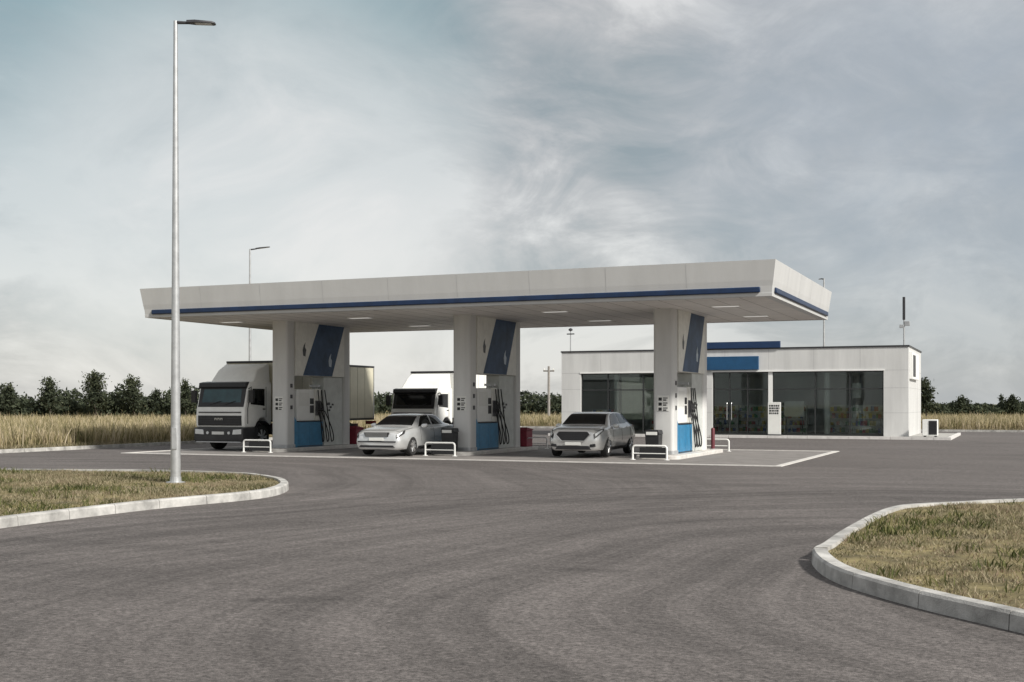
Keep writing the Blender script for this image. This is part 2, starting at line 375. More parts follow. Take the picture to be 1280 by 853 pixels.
kind(blades('verge_grass', VG, lambda n: rng.uniform(.08,.35,n), lambda n: rng.uniform(.012,.03,n), lambda n: rng.uniform(.1,.8,n), GRASS, z0=-.06), 'stuff', 'low grass verge behind the lot kerb', 'grass')

# ------------------------------------------------------------------ trees
def leaf_quads(c, size):
    n = len(c)
    a = rng.normal(size=(n,3)); a /= np.linalg.norm(a,axis=1)[:,None]
    b = rng.normal(size=(n,3)); b = np.cross(a,b); b /= np.linalg.norm(b,axis=1)[:,None]
    s = size[:,None]; vs = np.stack([c-a*s, c-b*s*.45, c+a*s, c+b*s*.45],1).reshape(-1,3)
    i = np.arange(n)*4; return vs, np.stack([i,i+1,i+2,i+3],1)
def tree(label, base, h, spread, limbs, leaves, group, upright=.75, lsize=(.07,.17), low=.25):
    t = thing('tree', label, 'tree', base, 0, group)
    m = MB(); C = []
    lean = random.uniform(-.05,.05)
    top = Vector((lean*h, random.uniform(-.1,.1), h*.93))
    m.tube([(0,0,-.1),(lean*h*.3,0,h*.3),top*.65,top], [h*.02,h*.016,h*.009,.012], 7)
    for i in range(limbs):
        f = low+ (i/limbs)*(.92-low); s = top*f
        az = i*2.4+random.uniform(-.5,.5)
        ln = spread*(1.05-f*.75)*random.uniform(.65,1.2)
        up = upright*random.uniform(.7,1.3)
        d = Vector((math.cos(az),math.sin(az),up)).normalized()
        e = s+d*ln; mid = s+d*ln*.5+Vector((0,0,-.05*ln))
        if e.z > h: e.z = h*random.uniform(.9,1)
        m.tube([s,mid,e],[h*.007,h*.005,.008],5)
        k = int(leaves*.68/limbs); tt = rng.beta(2.2,1.3,k)
        cc = np.array(s)[None]+(np.array(e-s))[None]*tt[:,None]+rng.normal(size=(k,3))*np.array([.15,.15,.14])*(.5+.5*spread)*(.5+tt[:,None]*.7)
        C.append(cc)
    k = int(leaves*.12); tt = rng.uniform(.55,1.02,k)
    C.append(np.array(top)[None]*tt[:,None]+rng.normal(size=(k,3))*.12)
    C = np.concatenate(C); C = C[C[:,2]>h*.12]
    m.build('trunk', WOOD, t, smooth=True)
    vs,fs = leaf_quads(C, rng.uniform(*lsize,len(C)))
    o = mesh_np('crown', vs, fs, LEAF2); o.parent = t
    return t
def ztop(py, d): return CH+(HZ-py)/F*d
GT = 'trees standing in the hedgerow on the left'
tree('thin young tree at the far left end of the hedgerow', at(12,104), ztop(479,104)+.1, 1.0, 14, 1500, GT)
tree('lone spiky tree rising from the low hedgerow left of the tallest tree', at(63,104), ztop(471,104)+.1, 1.25, 18, 2200, GT, .6)
tree('tallest and broadest tree of the hedgerow beyond the reed field', at(120,103), ztop(464,103)+.1, 1.9, 26, 4200, GT, .7)
tree('slim pointed tree halfway between the tallest tree and the tall lamp post', at(168,104), ztop(470,104)+.1, 1.3, 18, 2300, GT, .8)
tree('small round tree close to the left side of the tall lamp post', at(196,106), ztop(487,106)+.1, 1.2, 14, 1700, GT, .5)
tree('slender tree just right of the tall lamp post behind the beige truck', at(232,104), ztop(474,104)+.1, 1.1, 16, 1900, GT, .9)
tree('airy open tree directly right of the white shop', at(1158.5,92), ztop(473,92)+.1, 1.1, 18, 1700, None, .6, (.08,.18), .35)
GR = 'far trees along the horizon on the right'
tree('round dark tree on the horizon furthest right', at(1266,150), ztop(495,150)+.1, 1.5, 16, 1800, GR, .5,(.1,.22),.15)
tree('bushy tree on the right horizon close behind the airy open tree', at(1203,150), ztop(497,150)+.1, 1.5, 16, 1700, GR, .6,(.1,.22),.15)
tree('small pointed tree beside the round dark tree on the right horizon', at(1251,152), ztop(493,152)+.1, .6, 12, 600, GR, 1.3,(.09,.18),.15)
def hedge(label, px0, px1, d0, d1, zb, n, seedk, jag=.35, depth=2.5):
    t = rng.uniform(0,1,n); px = px0+(px1-px0)*t; d = d0+(d1-d0)*t
    top = zb+jag*(np.sin(px*.21+seedk)*.6+np.sin(px*.083+seedk*2)*.8+np.sin(px*.47)*.35+np.sin(px*1.3)*.2)
    yy = rng.normal(size=n); z = np.minimum(rng.beta(1.5,1.1,n), 1)*top*(1-.1*np.abs(yy))
    c = np.stack([(px-640)/F*d, d+yy*depth*.5, z],1)+rng.normal(size=(n,3))*.08
    vs,fs = leaf_quads(c, rng.uniform(.11,.27,n)); o = mesh_np('hedgerow', vs, fs, LEAF)
    return kind(o, 'stuff', label, 'hedge')
hedge('dark bushy hedgerow beyond the reed field on the left', -130, 470, 106, 108, 2.6, 30000, .7, .6)
hedge('dark orchard row beyond the field between the pumps and the shop', 470, 730, 116, 112, 2.85, 11000, 2.0, .12)
hedge('low dark treeline on the horizon at right', 1146, 1420, 150, 155, 1.85, 16000, 1.3, .32)

# ------------------------------------------------------------------ lamp posts and masts
def lamp(label, base, h, arm_end, r0, r1, group=None):
    t = thing('lamp_post', label, 'lamp post', base, 0, group)
    m = MB(); n = 12
    m.tube([(0,0,0),(0,0,h*.5),(0,0,h)], [r0,(r0+r1)*.5,r1], 14); m.build('pole', STEEL, t, smooth=True)
    f = MB(); f.lathe([(r0*1.9,0),(r0*1.9,.02),(r0*1.15,.03),(r0*1.1,.12)], n=16); f.build('base_flange', STEEL, t)
    dr = MB(); dr.box(-.05,.05,-r0-.006,-r0+.03,.7,1.15); dr.build('service_door', STEEL, t, .004)
    a = Vector(arm_end); d = a.normalized()
    am = MB(); am.tube([(0,0,h-.03),Vector((0,0,h-.03))+a*.35],[r1*.9,r1*.7],8); am.build('arm', DARKM, t, smooth=True)
    hd = MB(); p0 = Vector((0,0,h-.03))+a*.28; p1 = Vector((0,0,h-.03))+a
    s = Vector((0,1,0))*.11; upv = Vector((0,0,1))
    ring = [(p0,.5,.05),(p0.lerp(p1,.3),1,.05),(p0.lerp(p1,.9),1,.03),(p1,.6,.02)]
    vs = []; fs = []
    for (q,wf,th) in ring: vs += [q-s*wf-upv*.012, q+s*wf-upv*.012, q+s*wf*.8+upv*th, q-s*wf*.8+upv*th]
    for i in range(3):
        for b in range(4): fs.append((i*4+b,i*4+(b+1)%4,(i+1)*4+(b+1)%4,(i+1)*4+b))
    fs += [(0,1,2,3),(12,15,14,13)]
    hd.add(vs,fs); hd.build('lamp_head', DARKM, t, .006)
    ln = MB(); q0 = p0.lerp(p1,.3); q1 = p0.lerp(p1,.88)
    ln.add([q0-s*.8-upv*.016,q0+s*.8-upv*.016,q1+s*.8-upv*.016,q1-s*.8-upv*.016],[(0,1,2,3)]); ln.build('lens', LENS, t)
    return t
b = G(219.5,604,.1); b.z = .105
lamp('tall grey tapered lamp post standing on the dry grass island at left', b, 9.62, (.80,.12,.01), .105, .042, 'street lamps of the forecourt')
lamp('distant thin lamp post with upward tilted head behind the left of the canopy', at(312.5,64), 10.0, (1.02,.2,.17), .085, .045, 'street lamps of the forecourt')
lamp('far lamp post showing above the right end of the canopy behind the shop', at(1030,80), 10.1, (-.12,.9,.08), .085, .05, 'street lamps of the forecourt')
t = thing('utility_pole', 'slim utility pole with short crossarm in front of the distant orchard row', 'utility pole', at(686,98))
m = MB(); m.tube([(0,0,-.1),(0,0,ztop(458,98))],[.12,.09],8); m.build('pole', POLEW, t, smooth=True)
m = MB(); z = ztop(464,98); m.box(-.45,.45,-.05,.05,z-.05,z+.05); m.build('crossarm', WOOD, t)
for x in (-.38,.38):
    m = MB(); m.lathe([(.04,z+.05),(.055,z+.09),(.03,z+.13),(.05,z+.17),(.02,z+.22)],(x,0,0),n=8); m.build('insulator', INTW, t)

# ------------------------------------------------------------------ canopy
cz0, cz1 = 4.80, 5.82
cL, cD = 22.1, 10.6
can = thing('station_canopy', 'wide flat white fuel station canopy with navy stripe on three columned supports', 'canopy', S(0,0), -TH)
def ring(off, z, x0=-cL, x1=0, y0=0, y1=cD): return [(x0-off,y0-off,z),(x1+off,y0-off,z),(x1+off,y1+off,z),(x0-off,y1+off,z)]
prof = [(-.25,cz0+.03),(-.25,cz0),(0,cz0),(.01,cz0+.09),(.0,cz0+.095),(.02,cz0+.29),(.05,cz0+.45),(.13,cz1),(.02,cz1+.005),(0,cz1-.3)]
m = MB(); vs = []; fs = []
for (o_,z) in prof: vs += ring(o_,z)
for i in range(len(prof)-1):
    for b_ in range(4): fs.append((i*4+b_,i*4+(b_+1)%4,(i+1)*4+(b_+1)%4,(i+1)*4+b_))
m.add(vs,fs); fasc = m.build('fascia', FASC, can)
m = MB(); m.box(-cL+.01,-.01,.01,cD-.01,cz1-.36,cz1-.30); m.build('roof', GREYP, can)
# cover strips on the panel joints of the fascia
JG = mat('joint_grey',(.50,.50,.50),.6)
def fo(z): return .02+(z-.29)/.16*.03 if z<.45 else .05+(z-.45)/.57*.08
for i in range(1,9):
    x = -cL+i*cL/9; zs = (.31,.45,1.0)
    m = MB(); vs = []
    for z in zs: vs += [(x-.006,-fo(z)-.003,cz0+z),(x+.006,-fo(z)-.003,cz0+z)]
    m.add(vs,[(0,1,3,2),(2,3,5,4)]); m.build('joint_strip', JG, fasc)
for i in range(1,5):
    y = i*cD/5; m = MB(); vs = []
    for z in zs: vs += [(fo(z)+.003,y-.006,cz0+z),(fo(z)+.003,y+.006,cz0+z)]
    m.add(vs,[(0,1,3,2),(2,3,5,4)]); m.build('joint_strip', JG, fasc)
m = MB(); m.box(-cL+.2,-.2,.2,cD-.2,cz0+.012,cz0+.05); soff = m.build('soffit', SOFF, can)
m = MB()
for i in range(1,27): x = -cL+.2+i*(cL-.4)/27; m.box(x-.008,x+.008,.21,cD-.21,cz0+.008,cz0+.02)
m.build('soffit_seam', mat('seam_grey',(.34,.32,.30),.7), soff)
def stripe(x0,x1,y0,y1):
    m = MB(); m.box(x0,x1,y0,y1,cz0+.105,cz0+.268); m.build('stripe', NAVY, can, .03, segs=3)
stripe(-cL+.32,-.32,-.075,-.004); stripe(.004,.075,.32,cD-.32); stripe(-cL-.075,-cL-.004,.32,cD-.32); stripe(-cL+.32,-.32,cD+.004,cD+.075)
for u0 in (-15.1,-7.7,-20.6,-2.0):
    for v0 in (3.0,7.6):
        m = MB(); m.box(u0-.45,u0+.45,v0-.16,v0+.16,cz0-.014,cz0+.014); cl = m.build('ceiling_light', WHITE, can)
        m = MB(); m.box(u0-.40,u0+.40,v0-.12,v0+.12,cz0-.020,cz0-.013); m.build('diffuser', LITPANEL, cl)
m = MB(); m.box(-1.2,-.9,1.6,1.9,cz1-.3,cz1+.10); m.lathe([(.19,cz1+.10),(.22,cz1+.13),(.03,cz1+.2)],(-1.05,1.75,0),n=12); m.build('roof_vent', DARKM, can)
UC = (-18.7,-11.27,-4.1)
def arc_rect(x0,x1,y0,y1,r,n=5):
    pts = []
    for (cx,cy,a0) in ((x1-r,y1-r,0),(x0+r,y1-r,90),(x0+r,y0+r,180),(x1-r,y0+r,270)):
        for i in range(n+1): a = R(a0+90*i/n); pts.append((cx+r*math.cos(a),cy+r*math.sin(a)))
    return pts
def leaf_emblem(m, y, z, s, x):       # small swept flame mark, flat on the +x side
    m.add([(x,y-.10*s,z-.30*s),(x,y+.10*s,z-.34*s),(x,y+.17*s,z-.02*s),(x,y+.06*s,z+.10*s),(x,y+.10*s,z+.34*s),(x,y-.06*s,z+.16*s),(x,y-.14*s,z-.04*s)],[tuple(range(7))])
for i,uc in enumerate(UC):
    z0 = .125
    m = MB(); m.prism(arc_rect(uc-.34,uc+.34,3.3,3.86,.11), z0, cz0+.012, 'z'); cf = m.build('front_column', CLAD, can, smooth=True)
    m = MB(); m.prism(arc_rect(uc-.37,uc+.37,3.27,3.89,.12), z0, z0+.12, 'z'); m.build('column_foot', STEEL, cf, smooth=True)
    # small three row notice on the column's front and switch plates on its side
    m = MB(); m.box(uc-.19,uc+.19,3.285,3.302,1.52,2.02); ns = m.build('notice_plate', PLATE, cf)
    m = MB()
    for r_ in range(3):
        zz = 1.95-.16*r_
        m.box(uc-.15,uc-.04,3.279,3.286,zz-.10,zz); m.box(uc+.0,uc+.15,3.279,3.286,zz-.03,zz); m.box(uc+.0,uc+.11,3.279,3.286,zz-.10,zz-.06)
    m.build('notice_mark', BLACK, ns)
    for zz in (1.55,1.95,2.35):
        m = MB(); m.box(uc+.338,uc+.362,3.52,3.64,zz,zz+.14); m.build('switch_plate', DARKM, cf)
    m = MB(); m.prism(arc_rect(uc-.33,uc+.33,7.34,7.86,.10), z0, cz0+.012, 'z'); cr = m.build('rear_column', CLAD, can, smooth=True)
    m = MB(); m.box(uc-.26,uc+.26,5.95,7.335,z0,2.795); py_ = m.build('pylon', GREYP, can, .015)
    m = MB()
    for (yy,zz,s_) in ((6.3,1.75,.09),(6.45,1.62,.07),(6.35,1.50,.06),(6.6,1.72,.06)): m.box(uc+.258,uc+.275,yy-s_,yy+s_,zz-s_*.6,zz+s_*.6)
    m.build('pylon_mark', DARKM, py_)
    m = MB(); m.box(uc-.36,uc+.36,3.865,7.335,2.80,cz0+.012); op = m.build('overhead_panel', CREAM, can, .012)
    for sgn in (1,-1):
        x = uc+sgn*.363
        m = MB(); m.add([(x,4.33,2.815),(x,6.40,2.815),(x,7.32,cz0+.0),(x,5.45,cz0+.0)],[(0,1,2,3)])
        bd = m.build('blue_band', BAND, op)
        m = MB(); leaf_emblem(m, 6.25, 3.45, .8, uc+sgn*.366)
        m.build('emblem', mat('emblem_pale',(.45,.52,.60),.5), bd)
        m = MB(); leaf_emblem(m, 4.42, 3.8, .8, x+sgn*.001); m.build('panel_emblem', DARKM, op)

# ------------------------------------------------------------------ pump islands and what stands on them
GI = 'raised pump islands under the canopy'
lab_i = ['raised concrete island with the leftmost pump', 'raised concrete island with the middle pump', 'raised concrete island with the rightmost pump']
ISL = mat('island_concrete', (.60,.58,.55), .85, var=.12, vscale=4, bump=.2)
for i,uc in enumerate(UC):
    m = MB(); m.prism(arc_rect(-.72,.72,-2.9,3.6,.35), -.02, .12, 'z')
    tag(m.build('pump_island', ISL, None, .02, loc=S(uc,5.3), rz=-TH), lab_i[i], 'pump island', GI)
def pump(label, uc):
    t = thing('fuel_pump', label, 'fuel pump', S(uc,4.75,.12), -TH, 'fuel pumps')
    m = MB(); m.prism([(-1.12,0),(1.05,0),(1.05,.95),(-.72,.95),(-.78,1.02),(-1.0,1.26),(-1.12,1.26)], -.31, .31, 'x'); m.build('base_cabinet', PUMPB, t, .02)
    m = MB(); m.box(-.335,.335,-.70,1.0,.955,.985); m.box(-.335,.335,-.70,1.0,.03,.055); m.build('trim_strip', DARKM, t)
    for s in (1,-1):
        m = MB(); m.box(s*.312-.004,s*.312+.004,-.62,.05,.12,.88); m.box(s*.312-.004,s*.312+.004,.12,.92,.12,.88); m.build('service_panel', PUMPB, t, .003)
    m = MB(); m.box(-.27,.27,-.68,.52,.986,2.18); hd = m.build('pump_head', WHITE, t, .025)
    m = MB(); m.box(-.29,.29,.53,.95,.986,2.20); m.build('hose_cabinet', CREAM, t, .02)
    for s in (1,-1):
        m = MB(); m.box(s*.272-.006,s*.272+.006,-.56,.14,1.55,2.05); m.build('price_panel', PLATE, hd, .004)
        m = MB(); m.box(s*.272-.008,s*.272+.008,.2,.46,1.62,1.84); m.build('screen', BLACK, hd, .004)
        m = MB(); m.box(s*.272-.007,s*.272+.007,.20,.47,1.28,1.57)
        for r_ in range(3):
            for c_ in range(3): m.box(s*.272-.010,s*.272+.010,.21+.085*c_,.265+.085*c_,1.50-.1*r_,1.56-.1*r_)
        m.build('keypad', DARKM, hd)
        for q in range(3):
            y = .585+.14*q; x = s*.30
            m = MB(); m.box(x-.012,x+.012,y-.045,y+.045,1.18,1.75); m.build('holster', mat('holster_grey',(.10,.10,.11),.5), t)
            n_ = MB(); n_.tube([(x+s*.05,y,1.72),(x+s*.10,y,1.56),(x+s*.09,y,1.34)],[.018,.032,.030],8); n_.tube([(x+s*.10,y,1.50),(x+s*.17,y,1.42),(x+s*.10,y,1.34)],.012,6); nz = n_.build('nozzle', [BLACK, GOODS[3], BLACK][q] if q != 1 else BLACK, t, smooth=True)
            h_ = MB(); pts = []
            for w_ in range(15):
                f = w_/14; zz = 1.36-1.2*math.sin(min(f*1.35,1)*math.pi/2) if f<.74 else .16+(f-.74)/.26*2.0
                yy = y+.10*q+ (.25+.12*q)*math.sin(f*math.pi)*.9 if f<.74 else y+.10*q+(.25+.12*q)*math.sin(f*math.pi)*.9
                pts.append((x+s*(.09+.13*math.sin(f*math.pi)), min(yy,1.5), max(zz,.10)))
            h_.tube(pts, .021, 7); h_.build('hose', RUBB, t, smooth=True)
    m = MB()
    for q in range(3): m.tube([(-.1+.1*q,.98,.98),(-.1+.1*q,.98,2.32)],.022,8)
    m.box(-.2,.2,.9,1.04,2.28,2.36); m.build('hose_mast', STEEL, t)
    return t
pump('blue based fuel pump at the leftmost island beside the beige truck', UC[0])
pump('blue based fuel pump at the middle island', UC[1])
pump('blue based fuel pump at the rightmost island in front of the shop', UC[2])
def hoop(label, uc, v, w=1.0, plate=True, back=False):
    t = thing('guard_rail', label, 'guard rail', S(uc,v,.0), -TH, 'white guard rails at the ends of the pump islands')
    z0 = .0
    m = MB(); h = .44; pts = [(-w/2,0,z0)]
    for a in range(7): q = R(180-90*a/6); pts.append((-w/2+.09+.09*math.cos(q),0,z0+h-.09+.09*math.sin(q)))
    for a in range(7): q = R(90-90*a/6); pts.append((w/2-.09+.09*math.cos(q),0,z0+h-.09+.09*math.sin(q)))
    pts.append((w/2,0,z0)); m.tube(pts,.032,10); m.tube([(-w/2,0,z0+.2),(w/2,0,z0+.2)],.02,8); m.build('rail', WHITE, t, smooth=True)
    if plate:
        m = MB(); m.box(-w*.30,w*.47,-.012,.012,z0+.06,z0+.39); m.build('plate', BLACK, t, .004)
    for s in (-1,1):
        m = MB(); m.lathe([(.09,z0-.003),(.09,z0+.015),(.05,z0+.02)],(s*w/2,0,0),n=12); m.build('foot', WHITE, t)
    return t
hoop('white tubular guard rail in front of the leftmost pump island by the beige truck', UC[0]-.1, 2.05, 1.15)
hoop('white tubular guard rail in front of the middle pump island', UC[1]-.2, 2.05, 1.1)
hoop('white tubular guard rail in front of the rightmost pump island', UC[2]-.08, 2.05, 1.1)
hoop('white tubular guard rail behind the middle pump island', UC[1]+.15, 9.6, 1.1, False)
hoop('white tubular guard rail behind the rightmost pump island', UC[2]+.15, 9.6, 1.1, False)
def bin_(label, u, v):
    t = thing('waste_bin', label, 'waste bin', S(u,v,.12), -TH, 'black waste bins beside the columns')
    m = MB(); m.prism([(-.2,0),(.2,0),(.235,.66),(-.235,.66)], -.2,.2,'y'); m.build('bin_body', BLACK, t, .02)
    m = MB(); m.prism([(-.25,.66),(.25,.66),(.22,.80),(-.22,.80)], -.22,.22,'y'); ld = m.build('lid', BLACK, t, .02)
    m = MB(); m.box(-.19,.17,-.232,-.205,.64,.74); m.build('label_strip', PLATE, t, .004)
    return t
bin_('black waste bin with white strip left of the middle column', UC[1]-.22, 2.85)
bin_('black waste bin with white strip left of the rightmost column', UC[2]-.18, 2.85)
def redbox(label, u, v):
    t = thing('sand_box', label, 'sand box', S(u,v,.12), -TH, 'red sand boxes behind the pump islands')
    m = MB(); m.box(-.2,.2,-.3,.3,0,.62); m.build('box_body', RED, t, .015)
    m = MB(); m.prism([(-.33,.622),(.33,.622),(.33,.66),(-.33,.74)], -.23,.23,'x'); ld = m.build('lid', RED, t, .01)
    m = MB(); m.tube([(.2,-.22,.30),(.24,-.22,.33),(.24,.22,.33),(.2,.22,.30)],.012,6); m.build('handle', STEEL, t)
redbox('red sand box behind the leftmost pump island', UC[0]+.28, 8.35)
redbox('red sand box behind the middle pump island', UC[1]+.28, 8.35)
t = thing('bollard', 'slim dark red bollard behind the rightmost pump island', 'bollard', S(UC[2]+.42,8.3,.12), -TH)
m = MB(); m.lathe([(.07,0),(.07,.72),(.055,.76),(.02,.775)],n=14); m.build('post', mat('bollard_red',(.12,.02,.03),.5,var=.2), t, smooth=True)
m = MB(); m.lathe([(.11,-.003),(.11,.02),(.08,.025)],n=14); m.build('foot', STEEL, t)

# ------------------------------------------------------------------ cars
def lerp(a,b,t): return a+(b-a)*t
class CarShape:
    def __init__(s, st):     # st: (y, zl, ws, wm, wb, zb, wr, zr)
        s.y = [q[0] for q in st]; s.st = st
    def sec(s, y):
        ys = s.y; i = max(0, min(len(ys)-2, next((k for k in range(len(ys)-1) if y <= ys[k+1]), len(ys)-2)))
        t = (y-ys[i])/(ys[i+1]-ys[i]); t = min(max(t,0),1)
        p0,p1,p2,p3 = [s.st[min(max(i+j,0),len(ys)-1)] for j in (-1,0,1,2)]
        out = []
        for k in range(1,8):
            h = ys[i+1]-ys[i]
            m1 = (p2[k]-p0[k])/max(p2[0]-p0[0],1e-6)*h; m2 = (p3[k]-p1[k])/max(p3[0]-p1[0],1e-6)*h
            d = p2[k]-p1[k]
            if d == 0 or m1*d < 0: m1 = 0
            if d == 0 or m2*d < 0: m2 = 0
            m1 = max(-abs(d)*2.5,min(abs(d)*2.5,m1)); m2 = max(-abs(d)*2.5,min(abs(d)*2.5,m2))
            t2,t3 = t*t,t*t*t
            out.append((2*t3-3*t2+1)*p1[k]+(t3-2*t2+t)*m1+(-2*t3+3*t2)*p2[k]+(t3-t2)*m2)
        return out
    def ctrl(s, y):
        zl,ws,wm,wb,zb,wr,zr = s.sec(y)
        return [(0,zl),(ws*.85,zl),(ws,zl+.10),(wm,lerp(zl+.1,zb,.45)),(wb+.01,zb-.07),(wb-.03,zb),(wr+.02,zr-.055),(wr-.10,zr-.012),(0,zr)]
    def pt(s, y, ts):
        c = s.ctrl(y); i = min(int(ts),7); t = ts-i
        p0 = c[i-1] if i>0 else (-c[1][0],c[1][1]); p1,p2 = c[i],c[i+1]; p3 = c[i+2] if i<7 else (-c[7][0],c[7][1])
        o = []
        for k in (0,1):
            t2,t3 = t*t,t*t*t; T = .6
            m1 = (p2[k]-p0[k])*T*.6; m2 = (p3[k]-p1[k])*T*.6
            o.append((2*t3-3*t2+1)*p1[k]+(t3-2*t2+t)*m1+(-2*t3+3*t2)*p2[k]+(t3-t2)*m2)
        return Vector((o[0], y, o[1]))
    def normal(s, y, ts, sg):
        e = .02; a = s.pt(min(y+e,s.y[-1]),ts)-s.pt(max(y-e,s.y[0]),ts); b = s.pt(y,min(ts+.05,8))-s.pt(y,max(ts-.05,0))
        n = a.cross(b)
        if n.length < 1e-7: n = Vector((0,0,1))
        n.normalize()
        if sg < 0: n.x = -n.x
        return n
    def body(s):
        m = MB(); ys = []
        for i in range(len(s.y)-1):
            k = max(2,int((s.y[i+1]-s.y[i])/.07))
            ys += [lerp(s.y[i],s.y[i+1],j/k) for j in range(k)]
        ys.append(s.y[-1]); tss = [0,.5,1,1.5,2,2.33,2.66,3,3.33,3.66,4,4.25,4.5,4.75,5,5.33,5.66,6,6.25,6.5,6.75,7,7.5,8]
        ring_n = 2*len(tss)-2; vs = []; fs = []
        for y in ys:
            r = [s.pt(y,t) for t in tss]
            vs += r+[Vector((-q.x,q.y,q.z)) for q in r[-2:0:-1]]
        for i in range(len(ys)-1):
            for k in range(ring_n): fs.append((i*ring_n+k,i*ring_n+(k+1)%ring_n,(i+1)*ring_n+(k+1)%ring_n,(i+1)*ring_n+k))
        fs.append(tuple(range(ring_n))[::-1]); fs.append(tuple((len(ys)-1)*ring_n+k for k in range(ring_n)))
        m.add(vs,fs); return m
    def patch(s, quad, sg, off=.006, nu=8, nv=5, full=False):   # quad: four (y, ts) corners
        m = MB(); vs = []; fs = []
        (a,b,c,d) = quad
        for i in range(nu+1):
            for j in range(nv+1):
                u_,v_ = i/nu,j/nv
                y = lerp(lerp(a[0],b[0],u_),lerp(d[0],c[0],u_),v_); ts = lerp(lerp(a[1],b[1],u_),lerp(d[1],c[1],u_),v_)
                p = s.pt(y,ts); 
                if sg<0: p.x = -p.x
                vs.append(p+s.normal(y,ts,sg)*off)
        for i in range(nu):
            for j in range(nv): q = i*(nv+1)+j; fs.append((q,q+1,q+nv+2,q+nv+1))
        m.add(vs,fs)
        if full:
            n = len(vs); m.add([(-p[0],p[1],p[2]) for p in vs],[f[::-1] for f in fs])
        return m
def wheel(parent, x, y, r, w, rimm):
    s = 1 if x>0 else -1
    c = bpy.data.objects.new('wheel', None); COL.objects.link(c); c.parent = parent; c.location = (x,y,r)
    m = MB(); m.lathe([(r*.66,-w/2),(r*.93,-w/2),(r,-w*.36),(r,w*.36),(r*.93,w/2),(r*.66,w/2)],axis='x',n=28); m.build('tyre', RUBB, c, smooth=True)
    m = MB(); o_ = s*w*.42
    m.lathe([(r*.655,min(o_,o_-s*.10)),(r*.655,max(o_,o_-s*.10))],axis='x',n=24,mi=1)
    m.lathe([(r*.70,o_-s*.02),(r*.70,o_+s*.004),(r*.62,o_+s*.016),(r*.59,o_+s*.0)],axis='x',n=28)
    for k in range(7):
        a = 2*math.pi*k/7; 
        for q in (-.13,.13):
            p0 = Vector((o_+s*.015,math.cos(a)*r*.12,math.sin(a)*r*.12)); p1 = Vector((o_+s*.008,math.cos(a+q)*r*.62,math.sin(a+q)*r*.62)); m.tube([p0,p1],[.034,.026],6)
    m.lathe([(r*.16,o_),(r*.16,o_+s*.025)],axis='x',n=12)
    m.build('rim', [rimm, BLACK], c, smooth=True)
    return c
def car(name, label, loc, rz, st, paint, L, wb, ax0, r, front):
    t = thing(name, label, 'car', loc, rz, 'silver cars parked at the pumps')
    cs = CarShape(st)
    body = cs.body().build('body', [paint, BLACK], t, smooth=True)
    cut = MB()
    xw = st[len(st)//2][3]
    for y in (ax0, ax0+wb):
        for s in (-1,1): cut.lathe([(r*1.17,s*(xw-.27)),(r*1.17,s*(xw+.4))],(0,y,r+.01),axis='x',n=32,mi=1)
    co = cut.build('cutter', [paint, BLACK])
    md = body.modifiers.new('arches','BOOLEAN'); md.object = co; md.operation = 'DIFFERENCE'; md.solver = 'EXACT'
    dg = bpy.context.evaluated_depsgraph_get(); dg.update()
    nm = bpy.data.meshes.new_from_object(body.evaluated_get(dg)); body.modifiers.clear(); body.data = nm
    bpy.data.objects.remove(co)
    for s in (-1,1): cs.patch([(ax0+.45,1.5),(ax0+wb-.45,1.5),(ax0+wb-.45,2.15),(ax0+.45,2.15)],s,.006,8,3).build('sill', BLACK, t, smooth=True)
    m = MB(); pts = [cs.pt(.13+.10*q/6, 8-2.7*q/6) for q in range(7)]; pts = pts+[cs.pt(.23+.80*q/6, 5.3) for q in range(1,7)]
    m.tube([(p.x,p.y,p.z) for p in pts],.006,4); m.tube([(-p.x,p.y,p.z) for p in pts],.006,4); m.build('bonnet_gap', BLACK, t)
    for y in (ax0, ax0+wb):
        for s in (-1,1): wheel(t, s*(xw-.115), y, r, .21, ALU)
    front(t, cs, paint)
    return t
def seg_win(t, cs, name, quad, off=.007):
    for s in (1,-1): cs.patch(quad, s, off, 8, 5).build(name, CGLASS, t, smooth=True)
